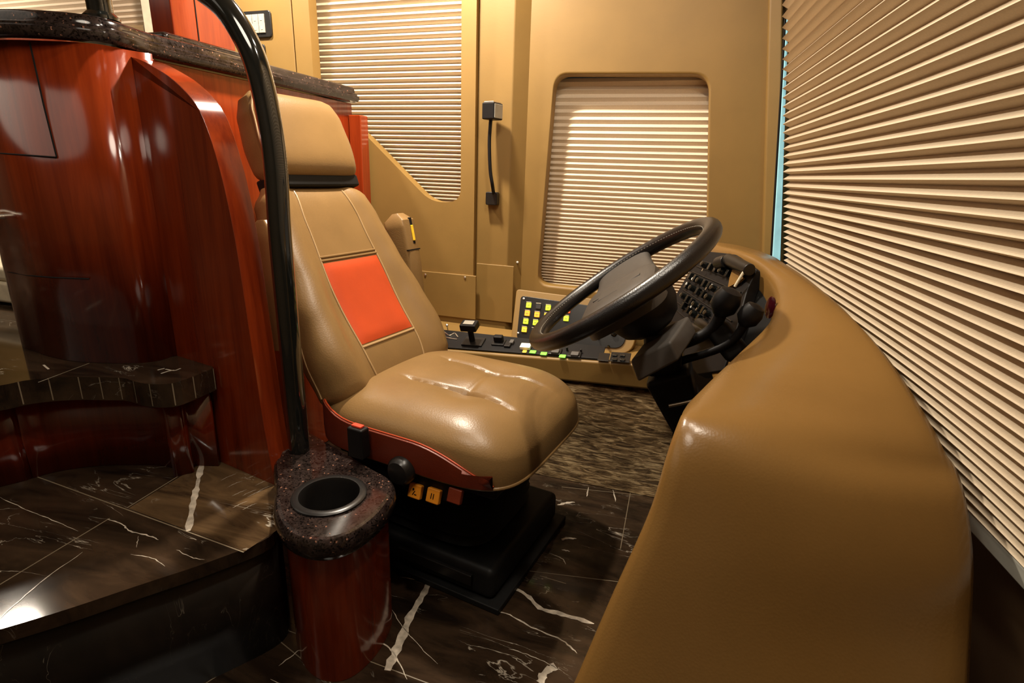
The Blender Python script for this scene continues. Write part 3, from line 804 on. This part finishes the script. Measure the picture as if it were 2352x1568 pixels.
# ================================================================== SIDE CONSOLE
sc0 = oy(985, 801, 1.62); sc1 = oy(1452, 836, 1.62); sk0 = oy(985, 746, 1.79); sk1 = oy(1452, 806, 1.79)
def ext(a, c, x): return a+(c-a)*((x-a.x)/(c.x-a.x))
XL, XR = -1.166, .02
F0, F1, K0, K1 = ext(sc0, sc1, XL), ext(sc0, sc1, XR), ext(sk0, sk1, XL), ext(sk0, sk1, XR)
con = empty('side_console', (-.45, 1.72, 0), 'tan side console with a black switch strip and lit keypad below the driver window', 'console')
lowz = [oy(1270, 872, 1.62), oy(1480, 894, 1.62)]
L0, L1 = ext(lowz[0], lowz[1], XL), ext(lowz[0], lowz[1], XR)
b = MB(); bk_ = [Vector((XL, WY-.002, K0.z)), Vector((XR, WY-.002, K1.z))]
b.loft([[L0, F0, K0, bk_[0], Vector((XL, WY-.002, L0.z))], [L1, F1, K1, bk_[1], Vector((XR, WY-.002, L1.z))]]); b.obj('body', TANV, con, bev=.008, bseg=3)
b = MB(); b.box(((XL+XR)/2, 1.735, (L0.z+L1.z)/4), (XR-XL, .20, (L0.z+L1.z)/2-.004)); cpt = b.obj('carpet_panel', CARP, con, smooth=False)
# carpeted toe board between the console foot and the front wall
tn = (F1-F0).cross(K0-F0).normalized(); tn = tn if tn.z > 0 else -tn
def st_(x, y, h=0): return opl(x, y, F0+tn*h, tn)
ta = (F1-F0).normalized(); tb = tn.cross(ta).normalized()
s4 = [st_(978, 797), st_(1449, 832), st_(1449, 812), st_(978, 752)]
sx_ = ext(F0, F1, -1.05)
s4 = [F0+(F1-F0)*.09+tb*.010, F1-(F1-F0)*.20+tb*.010, F1-(F1-F0)*.20+tb*.078, F0+(F1-F0)*.09+tb*.135]
b = MB(); b.prism([p+tn*.0005 for p in s4], tn*.004); stp = b.obj('switch_strip', BLKP, con, bev=.0015); 
def ctl(name, x, y, size, m, parent=stp, h=.0045, bev=.002):
    p = st_(x, y, h); b = MB(); b.box(p+tn*(size[2]/2), size, (ta, tb, tn)); return b.obj(name, m, parent, bev=bev)
# joystick-like brake valve, small lever, rockers, lights
jb = ctl('valve_base', 1088, 786, (.075, .05, .006), BLKS)
p = st_(1085, 783, .008)
b = MB(); b.tube([p, p+tn*.05], .010, 12); jv = b.obj('valve_stem', BLKP, jb)
b = MB(); b.box(p+tn*.062, (.058, .040, .026), (ta, tb, tn)); kv = b.obj('valve_knob', BLKP, jv, bev=.004)
b = MB(); b.box(p+tn*.0758, (.036, .022, .0012), (ta, tb, tn)); b.obj('valve_sticker', MIRR, kv)
lb_ = ctl('lever_base', 1146, 788, (.045, .034, .006), BLKS)
p = st_(1146, 783, .010); b = MB(); b.prism([p-ta*.016-tb*.010, p+ta*.016-tb*.010, p+ta*.016+tb*.010, p-ta*.016+tb*.010], tn*.022); b.obj('lever_knob', BLKP, lb_, bev=.004)
ctl('rocker_switch', 1167, 793, (.022, .03, .008), BLKS); ctl('rocker_switch', 1176, 788, (.014, .02, .010), GRYP)
ctl('white_switch', 1208, 799, (.036, .026, .012), WHT); ctl('amber_light', 1205, 808, (.014, .012, .004), K_YE)
for x, y in ((1224, 809), (1249, 813), (1292, 819)): ctl('green_light', x, y, (.022, .016, .004), K_GR)
for x, y in ((1275, 809), (1320, 815)):
    k = ctl('large_rocker', x, y, (.042, .034, .006), BLKS); p = st_(x, y-2, .012); b = MB(); b.box(p, (.026, .02, .010), (ta, tb, (tn+ta*.25).normalized())); b.obj('paddle', GRYP, k, bev=.003)
for x, y in ((1303, 805), (1335, 810)): ctl('toggle', x, y, (.006, .006, .014), BLKS, bev=.001)
bpz = ctl('button_plate', 1425, 821, (.062, .05, .003), BLKS)
for x, y in ((1412, 817), (1430, 818), (1412, 827), (1430, 828)): ctl('oval_button', x, y, (.017, .011, .006), BLKG, bpz, .007, .003)
ctl('blank_plate', 1387, 820, (.035, .042, .002), BLKS)
b = MB(); 
for pts in ([(1020, 762), (1032, 770), (1044, 765), (1052, 774)], [(1012, 770), (1030, 776), (1050, 779)]):
    b.tube(spline([st_(x, y, .006) for x, y in pts], 5), .0022, 6)
b.obj('loose_wires', CHRO, stp)
b = MB(); p = st_(1029, 757, .004); b.tube([p, p+tn*.016], .002, 8); b.lathe([(.001, .014), (.005, .016), (.005, .022), (.001, .025)], p, tn, 12); b.obj('pin_switch', CHRO, stp)
# keypad housing
kp0 = oy(1186, 786, 1.775); kp1 = oy(1445, 810, 1.775); kp2 = oy(1188, 663, 1.855)
kn_ = (kp1-kp0).cross(kp2-kp0).normalized(); kn_ = kn_ if kn_.y < 0 else -kn_
def kp(x, y, h=0): return opl(x, y, kp0+kn_*h, kn_)
kx = (kp1-kp0).normalized(); ky = kn_.cross(kx).normalized(); ky = ky if ky.z > 0 else -ky
hs = roundpoly([kp(1172, 790), kp(1452, 815), kp(1475, 700), kp(1186, 663)], [.005, .05, .02, .015])
b = MB(); b.prism(hs, -kn_*.055); kh = b.obj('keypad_housing', TANV, con, bev=.006, bseg=3)
bp4 = roundpoly([kp(1187, 777, .0005), kp(1431, 802, .0005), kp(1452, 716, .0005), kp(1197, 679, .0005)], [.014, .035, .014, .014])
b = MB(); b.prism(bp4, kn_*.004); kb = b.obj('keypad_plate', BLKS, kh, bev=.0015)
ref = None
keys = {}
for r in range(4):
    for c in range(5):
        keys[(r, c)] = (1215+22.3*c-3.4*r, 701+3.0*c+18.6*r)
kmat = {(0, 0): K_YG, (0, 1): K_DK, (0, 2): K_YG, (0, 3): K_YG, (0, 4): K_RE, (1, 0): K_OR, (1, 1): K_OR, (1, 2): K_YE, (1, 3): K_YG, (1, 4): K_YG, (2, 0): K_YG, (2, 1): K_YG, (3, 0): K_YE, (2, 2): K_YE}
for (r, c), (x, y) in keys.items():
    if (r >= 2 and c > 2) or (r == 3 and c > 1): continue
    p = kp(x, y, .0045); m = kmat.get((r, c), K_DK)
    b = MB(); b.box(p+kn_*.003, (.0185, .0185, .006), (kx, ky, kn_)); k = b.obj('lit_key' if m is not K_DK else 'unlit_key', m, kb, bev=.0015)
    b = MB(); b.box(p+kn_*.0062+ky*.011, (.018, .0015, .003), (kx, ky, kn_)); b.obj('key_edge', CREAM, k)
    if m is not K_DK:
        b = MB(); b.box(p+kn_*.0063, (.010, .001, .0006), (kx, ky, kn_)); b.box(p+kn_*.0063-ky*.003, (.007, .001, .0006), (kx, ky, kn_)); b.obj('symbol', GRYP, k)
for x, y in ((1203, 686), (1190, 765)):
    b = MB(); b.lathe([(.004, 0), (.004, .002), (.001, .003)], kp(x, y, .0045), kn_, 12); b.obj('screw', CHRO, kb)
for x, y, r_, m in ((1410, 764, .010, BLKG), (1375, 775, .004, CHRO), (1398, 795, .004, BLKG), (1369, 747, .004, BLKG)):
    p = kp(x, y, .0045); b = MB(); b.lathe([(r_*1.2, 0), (r_*1.2, .003), (r_, .004), (r_*.9, .016), (r_*.4, .018)], p, kn_, 16); b.obj('round_knob', m, kb)
# access cover with its screws on the window panel
z0, z1 = oy(1030, 627, WY).z, K0.z+.02
b = MB(); b.box((-.93, WY-.004, (z0+z1)/2), (.38, .008, z0-z1)); ac = b.obj('access_cover', TANV, bev=.002)
tag(ac, 'flat tan access cover with small screws on the wall behind the seat back', 'cover')
for x, y in ((977, 631), (1068, 637)):
    p = oy(x, y, WY-.008); b = MB(); b.lathe([(.005, 0), (.0045, .002), (.001, .004)], p, (0, -1, 0), 12); b.obj('screw', CHRO, ac)
p0, p1 = oy(1094, 604, PY-.004), oy(1176, 742, PY-.004)
b = MB(); b.box(((p0.x+p1.x)/2, PY-.0026, (p0.z+p1.z)/2), (p1.x-p0.x, .005, p0.z-p1.z)); rc = b.obj('pillar_cover', TANV, bev=.003)
tag(rc, 'narrow tan cover plate at the foot of the wall pillar', 'cover')
p = oy(1189, 602, DY-.012); b = MB(); b.lathe([(.004, 0), (.004, .004), (.001, .006)], p, (0, -1, 0), 12); b.obj('screw', WHT, rc)

# gooseneck map lamp on the pillar
ly = PY-.045
lamp = empty('gooseneck_lamp', oy(1134, 470, PY), 'small black gooseneck map lamp with a square head fixed to the wall pillar', 'lamp')
a, c = oy(1121, 440, PY), oy(1147, 471, PY)
b = MB(); b.prism([(x, PY, z) for x, z in rrect((a.x+c.x)/2, (a.z+c.z)/2, c.x-a.x, a.z-c.z, .006, 4)], (0, -.026, 0)); b.obj('mount', BLKS, lamp, bev=.003)
b = MB(); b.tube(spline([oy(1134, 446, PY-.018), oy(1131, 425, ly), oy(1126, 390, ly-.006), oy(1124, 330, ly-.008), oy(1126, 290, ly-.01), oy(1128, 268, ly-.01)], 8), .0062, 12); b.obj('stem', BLKP, lamp)
hc_ = oy(1131, 256, ly-.012); hx = Vector((.8, .6, 0)); hy_ = Vector((-.6, .8, 0))
hx = Vector((math.cos(-.25), math.sin(-.25), 0)); hy_ = Vector((-hx.y, hx.x, 0))
b = MB(); b.box(hc_, (.048, .055, .052), (hx, hy_, zz)); lh = b.obj('head', BLKP, lamp, bev=.004)
b = MB(); b.box(hc_+hx*.0245, (.003, .046, .043), (hx, hy_, zz)); b.obj('lens', MIRR, lh, bev=.001)
b = MB(); b.box(hc_+zz*.0275, (.038, .045, .004), (hx, hy_, zz)); b.obj('top_button', CHRO, lh, bev=.0015)

# ================================================================== STEERING
WA, WB_ = oy(1240, 762, 1.19), oy(1637, 523, 1.19)
WC = (WA+WB_)/2; E1 = (WB_-WA).normalized(); E2 = Vector((0.0, 1, 0)); E2 = (E2-E1*E2.dot(E1)).normalized(); EN = E1.cross(E2); EN = EN if EN.z > 0 else -EN
_a = math.radians(5.5); E2, EN = E2*math.cos(_a)+EN*math.sin(_a), EN*math.cos(_a)-E2*math.sin(_a)
WR = (WB_-WA).length/2
def W(a, c, h): return WC+E1*a+E2*c+EN*h
wheel = empty('steering_wheel', WC, 'large black leather steering wheel with a wide two-spoke hub', 'steering wheel')
b = MB(); pts = [W(WR*math.cos(t), WR*math.sin(t), 0) for t in [2*PI*k/96 for k in range(96)]]
rings = []
for k in range(96):
    t = 2*PI*k/96; rd = E1*math.cos(t)+E2*math.sin(t)
    rings.append([pts[k]+(rd*math.cos(2*PI*j/16)+EN*math.sin(2*PI*j/16))*.0182 for j in range(16)])
rings.append(rings[0]); b.loft(rings, False); rim = b.obj('rim', WHEELM, wheel)
# stitched seam on the inner side of the rim
b = MB()
for k in range(150):
    t = 2*PI*(k+.5)/150; rd = E1*math.cos(t)+E2*math.sin(t); p = W(0, 0, 0)+rd*(WR-.0158)+EN*.0096
    b.box(p, (.0035, .0014, .0014), ((E2*math.cos(t)-E1*math.sin(t)), rd, EN))
b.obj('rim_stitching', MIRR, rim)
# two broad spokes flowing into the hub pad
for sg in (1, -1):
    rings = []
    for i in range(13):
        v = i/12; c = sg*(.04+(WR-.012-.04)*v); hw = .088-.020*v+.014*max(0, v-.75)*4*0.3; h = -.026+.020*v*v; th = .014
        rings.append([W(-.010+hw*math.copysign(abs(math.cos(a))**.4, math.cos(a)), c, h+th*math.copysign(abs(math.sin(a))**.6, math.sin(a))) for a in [2*PI*j/24 for j in range(24)]])
    b = MB(); b.loft(rings); b.obj('spoke', HUBM, wheel)
rings = []
for d, h in ((.0, -.06), (.0, -.030), (.004, -.014), (.016, -.006), (.06, -.003)):
    rings.append([W(-.012+(.094-d)*math.copysign(abs(math.cos(a))**.5, math.cos(a)), (.112-d)*math.copysign(abs(math.sin(a))**.5, math.sin(a)), h) for a in [2*PI*j/40 for j in range(40)]])
b = MB(); b.loft(rings); b.obj('hub_pad', HUBM, wheel)
b = MB(); b.box(W(-.012, 0, -.0035), (.12, .012, .002), (E1, E2, EN)); b.box(W(-.03, 0, -.0032), (.05, .06, .002), (E1, E2, EN)); b.obj('horn_ridge', HUBM, wheel, bev=.001)
b = MB(); b.lathe([(.075, 0), (.082, -.02), (.080, -.05), (.066, -.08), (.045, -.095)], W(.01, 0, -.03), EN, 36); b.obj('boss', BLKP, wheel)

col = empty('steering_column', oy(1560, 1010, 1.2), 'black steering column with a square charcoal housing below the steering wheel', 'steering column')
cp = [W(.02, 0, -.10), oy(1505, 735, 1.2), oy(1520, 800, 1.19)]
def frame_box(b, P, Q, w0, w1, d0, d1):
    """tapered square beam from P to Q"""
    ax = (Q-P).normalized(); sx = ax.cross(Vector((0, 1, 0))).normalized(); sy = ax.cross(sx)
    if sx.x < 0: sx = -sx
    R_ = []
    for c, w, d in ((P, w0, d0), (Q, w1, d1)):
        R_.append([c+sx*(w*x)+sy*(d*y) for x, y in ((-.5, -.5), (.5, -.5), (.5, .5), (-.5, .5))])
    return b.loft(R_)
b = MB(); frame_box(b, W(.03, 0, -.135), oy(1524, 850, 1.215), .085, .075, .10, .09); b.obj('shroud', BLKP, col, bev=.012, bseg=3)
# square charcoal housing with its grey face
hq = [oy(1447, 838, 1.12), oy(1508, 858, 1.10)]
b = MB()
ph = [oy(1446, 829, 1.105), oy(1539, 784, 1.09), oy(1560, 828, 1.08), oy(1464, 879, 1.095)]
b.prism(ph, (.03, .10, .035)); b.obj('lock_housing', GRYP, col, bev=.006, bseg=3)
b = MB(); frame_box(b, oy(1535, 850, 1.2), oy(1592, 1010, 1.2), .10, .055, .11, .07); b.obj('lower_shaft', BLKP, col, bev=.01)
b = MB(); frame_box(b, oy(1592, 1005, 1.2), Vector((oy(1592, 1005, 1.2).x+.06, 1.2, .02)), .055, .05, .07, .06); b.obj('foot_boot', BLKR, col, bev=.01)
b = MB(); b.tube([oy(1536, 932, 1.135), oy(1562, 927, 1.14), oy(1600, 918, 1.15)], .004, 10); b.obj('tilt_lever', CHRO, col)
# column stalk with knobs seen in front of the dashboard cavity
def stalk(name, pts, r, knob, kr, label=None):
    P = [oy(*p) for p in pts]; b = MB(); b.tube(spline(P, 6), r, 12); s = b.obj(name, BLKP, col)
    q = P[-1]; ax = (P[-1]-P[-2]).normalized()
    b = MB(); b.lathe([(kr*.5, -kr*1.2), (kr, -kr*.6), (kr*1.05, .2*kr), (kr*.8, kr*.9), (kr*.2, kr*1.1)], q, ax, 20); b.obj(knob, BLKP, s)
stalk('signal_stalk', [(1540, 800, 1.2), (1630, 760, 1.20), (1668, 692, 1.19)], .013, 'stalk_grip', .027)
b = MB(); frame_box(b, oy(1640, 745, 1.22), oy(1700, 820, 1.20), .05, .05, .06, .06); b.obj('stalk_body', BLKR, col, bev=.014, bseg=3)
stalk('retarder_stalk', [(1560, 830, 1.2), (1672, 790, 1.18), (1724, 722, 1.17)], .009, 'stalk_knob', .022)

# ================================================================== DASHBOARD
Lp = [(1628, 558, 1.74), (1642, 566, 1.64), (1690, 578, 1.52), (1745, 609, 1.42), (1783, 668, 1.30), (1772, 735, 1.17), (1692, 815, 1.0), (1604, 897, .79), (1577, 938, .70), (1563, 975, .655), (1534, 1055, .625), (1490, 1200, .595), (1400, 1400, .555), (1318, 1590, .515)]
Rp = [(1792, 600, 1.74), (1806, 610, 1.64), (1845, 637, 1.52), (1884, 668, 1.38), (1945, 720, 1.25), (2010, 785, 1.12), (2078, 870, 1.0), (2150, 985, .86), (2178, 1045, .79), (2196, 1085, .74), (2218, 1155, .69), (2236, 1290, .64), (2232, 1450, .60), (2226, 1590, .56)]
Lq = [oy(*p) for p in Lp]; Rq = [oy(*p) for p in Rp]
for i, q in enumerate(Rq):
    while (q-WB0).dot(nW) < .046: q = CP+(q-CP)*.99
    Rq[i] = q
dl, dr = (Lq[-1]-Lq[-2]), (Rq[-1]-Rq[-2])
for k in (1, 2, 3): Lq.append(Lq[-1]+dl*.8); Rq.append(Rq[-1]+dr*.8)
Lq[-1].z = Rq[-1].z = min(Lq[-1].z, Rq[-1].z)
ribs = []
n_ = len(Lq)
for i, (l, r) in enumerate(zip(Lq, Rq)):
    f_ = max(0, min(1, (i-6.2)/3.2)); f_ = f_*f_*(3-2*f_)      # 0 = top, 1 = near face
    nrm_ = Vector((0, -.12, 1)).lerp(Vector((-.05, -1, .18)), f_).normalized()
    back_ = Vector((.03, .0, -1)).lerp(Vector((.10, 1, -.0)), f_).normalized()
    backr = Vector((-.12, 0, -1)).lerp(Vector((.05, 1, 0)), f_).normalized()
    cr = .012+.022*f_; w = r-l; rb = [l+back_*.07+w*.02, l+back_*.02-w*.002]
    for k in range(9):
        t = k/8; rb.append(l+w*t+nrm_*(cr*(1-(2*t-1)**2)))
    rb += [r+backr*.02, r+backr*.09]
    ribs.append(rb)
# smooth the ribs lengthways
nn = len(ribs[0]); cols_ = [spline([rb[k] for rb in ribs], 4) for k in range(nn)]
ribs2 = [[cols_[k][i] for k in range(nn)] for i in range(len(cols_[0]))]
dash = empty('dashboard', (.1, 1.1, 0), 'large tan dashboard sweeping in a curve from the driver gauges towards the entry', 'dashboard')
b = MB(); b.loft(ribs2, False, False); b.obj('hood', DASHV, dash, sub=1, sol=.008, auto=False)
# inner brown liner and gauge panel facing the driver
gp = [oy(1600, 588, 1.66), oy(1730, 615, 1.42), oy(1652, 838, 1.36), oy(1543, 700, 1.64)]
gA = oy(1612, 586, 1.66); gB = oy(1540, 705, 1.64); gC = oy(1735, 622, 1.40)
gn = (gB-gA).cross(gC-gA).normalized(); gn = gn if gn.x < 0 else -gn
def gq(x, y, h=0): return opl(x, y, gA+gn*h, gn)
plq = roundpoly([gq(1610, 575), gq(1690, 583), gq(1738, 618), gq(1716, 665), gq(1690, 760), gq(1662, 850), gq(1600, 860), gq(1535, 760), gq(1536, 705)], .006)
b = MB(); b.prism(plq, -gn*.03); lin = b.obj('gauge_panel', BLKP, dash, bev=.003)
gx = (gC-gA).normalized(); gy = gn.cross(gx).normalized(); gy = gy if gy.z > 0 else -gy
b = MB()
for k in range(9):      # ribbed face
    x0, y0 = 1606-7.5*k, 597+13.5*k; x1, y1 = 1716-7*k, 628+22*k
    b.tube([gq(x0, y0, .001), gq(min(x1, 1705), y1, .001)], .0022, 6)
b.obj('panel_ribs', BLKS, lin)
# rows of rocker switches and knobs
rows_ = [((1618, 608), (1672, 628), 5), ((1586, 634), (1650, 668), 7), ((1578, 655), (1640, 690), 6), ((1570, 680), (1625, 720), 7), ((1570, 702), (1616, 740), 5)]
pool = {}
for ri, (p, q, n) in enumerate(rows_):
    for k in range(n):
        t = k/(n-1); x, y = p[0]+(q[0]-p[0])*t, p[1]+(q[1]-p[1])*t; c = gq(x, y, .006+.004*(k % 2))
        key = 'rocker_switch' if (k+ri) % 3 else 'round_knob'
        if key not in pool:
            b = MB()
            if key == 'rocker_switch': b.box(c, (.012, .020, .012), (gx, gy, gn)); o = b.obj(key, BLKG, lin, bev=.002)
            else: b.lathe([(.009, -.006), (.009, .002), (.007, .010), (.002, .011)], c, gn, 16); o = b.obj(key, BLKG, lin)
            pool[key] = (o, c)
        else:
            o0, c0 = pool[key]; o = o0.copy(); COL.objects.link(o); o.parent = lin; o.location = o0.location+(c-c0)
for x, y, m in ((1590, 640, WHT), (1577, 651, WHT), (1588, 704, WHT), (1600, 710, CHRO), (1614, 620, CHRO), (1622, 663, CHRO), (1635, 655, WHT)):
    b = MB(); b.box(gq(x, y, .014), (.004, .007, .003), (gx, gy, gn)); b.obj('indicator', m, lin)
for x0, y0, x1, y1, r_ in ((1650, 605, 1668, 600, .017), (1672, 596, 1722, 620, .016), (1606, 742, 1636, 762, .015), (1582, 750, 1622, 768, .016)):
    c0, c1 = gq(x0, y0, .016), gq(x1, y1, .020); b = MB(); b.tube([c0, c0.lerp(c1, .5), c1], [r_, r_*1.02, r_*.92], 18); b.obj('vent_barrel', BLKS, lin, bev=.002)
for x0, y0, x1, y1 in ((1711, 620, 1688, 658), (1643, 730, 1618, 765)):
    b = MB(); b.tube([gq(x0, y0, .028), gq(x1, y1, .022)], .0035, 8); b.obj('pale_edge_rod', CREAM, dash)
# black cavity beside the gauges, and the tan strip between
cvn = gn
def cq(x, y, h): return opl(x, y, gA+gn*h, gn)
b = MB(); b.prism([cq(1652, 850, -.03), cq(1690, 760, -.03), cq(1738, 618, -.03), cq(1778, 655, -.03), cq(1778, 740, -.03), cq(1700, 900, -.03)], -gn*.02); b.obj('cavity_wall', BLKR, dash)
b = MB(); b.prism([cq(1640, 740, -.012), cq(1652, 740, -.012), cq(1664, 800, -.012), cq(1700, 830, -.012), cq(1650, 900, -.012), cq(1640, 860, -.012), cq(1650, 800, -.012)], gn*.006); b.obj('tan_divider', DASHV, dash)
b = MB(); b.prism([cq(1690, 610, .004), cq(1712, 640, .004), cq(1700, 650, .004), cq(1676, 662, .004), cq(1680, 640, .004)], gn*.006); b.obj('tan_divider', DASHV, dash)
b = MB(); c = oy(1772, 700, 1.245); b.lathe([(.030, 0), (.030, .004), (.026, .006), (.001, .006)], c, (-.8, -.5, .1), 24); mm = b.obj('red_lens', mat_plain('dark_red_lens', (.035, .003, .006), .15, coat=1), dash); mm.scale = (.5, .45, .8)
# plinth that carries gauges down to the floor
b = MB(); lo = [oy(1545, 760, 1.62), oy(1660, 860, 1.36)]
b.add([Vector((.03, 1.66, 0)), Vector((.10, 1.36, 0)), Vector((.24, 1.36, 0)), Vector((.24, 1.78, 0)), Vector((.03, 1.78, 0)), lo[0]+Vector((.035, .02, .03)), lo[1]+Vector((.03, .0, .03)), Vector((.24, 1.30, .60)), Vector((.22, 1.78, .68)), Vector((.035, 1.78, .62))],
      [(0, 1, 6, 5), (1, 2, 7, 6), (2, 3, 8, 7), (3, 4, 9, 8), (4, 0, 5, 9), (5, 6, 7, 8, 9)])
b.obj('gauge_plinth', BLKP, dash, smooth=False)

# cream sofa glimpsed past the cabinet
s0 = oz(16, 726, Z2+.02)
s0 = s0+Vector((-.06, .12, 0))
sf = empty('sofa', Vector((s0.x-.25, s0.y+.25, Z2)), 'cream upholstered sofa end glimpsed past the left side of the curved cabinet', 'sofa')
b = MB(); b.box((s0.x-.31, s0.y+.25, Z2+.045), (.62, .5, .07)); b.obj('base', CREAM, sf, bev=.012, bseg=4)
b = MB(); b.box((s0.x-.32, s0.y+.25, Z2+.105), (.60, .5, .05)); b.obj('seat_cushion', CREAM, sf, bev=.018, bseg=4)

# ================================================================== LIGHT
def lamp_(name, loc, power, size, col=(1, .80, .56), aim=None, spread=None):
    l = bpy.data.lights.new(name, 'AREA'); l.shape = 'DISK'; l.size = size; l.energy = power; l.color = col
    if spread: l.spread = math.radians(spread)
    o = bpy.data.objects.new(name, l); COL.objects.link(o); o.location = loc
    d = (Vector(aim) if aim else Vector(loc)-zz)-Vector(loc); o.rotation_euler = d.to_track_quat('-Z', 'Y').to_euler(); return o
WARM = (1, .88, .72)
lamp_('ceiling_light', (-.84, 1.50, TOP-.02), 38, .08, WARM)
lamp_('ceiling_light', (-.26, 1.02, TOP-.02), 5.5, .08, WARM)
lamp_('ceiling_light', (-.05, .76, TOP-.02), 6.5, .08, WARM)
lamp_('ceiling_light', (-1.60, 1.52, TOP-.02), 22, .08, WARM)
lamp_('ceiling_light', (-3.15, 1.41, TOP-.02), 15, .16, WARM)
lamp_('unseen_fill_panel', (-2.5, .10, TOP-.02), 8, 1.9, WARM)  # added soft fill out of view, lights the cabinet front
lamp_('unseen_fill_panel', (-.55, .25, TOP-.02), 9, .5, WARM)  # added soft fill near the camera, brightens carpet and dash face
w = bpy.data.worlds.new('world'); scn.world = w; w.use_nodes = True
w.node_tree.nodes['Background'].inputs[0].default_value = (.06, .05, .04, 1); w.node_tree.nodes['Background'].inputs[1].default_value = .2
scn.view_settings.view_transform = 'Standard'; scn.view_settings.look = 'None'; scn.view_settings.gamma = 1
scn.view_settings.exposure = -0.1
scn.cycles.use_denoising = True
scn.cycles.max_bounces = 8
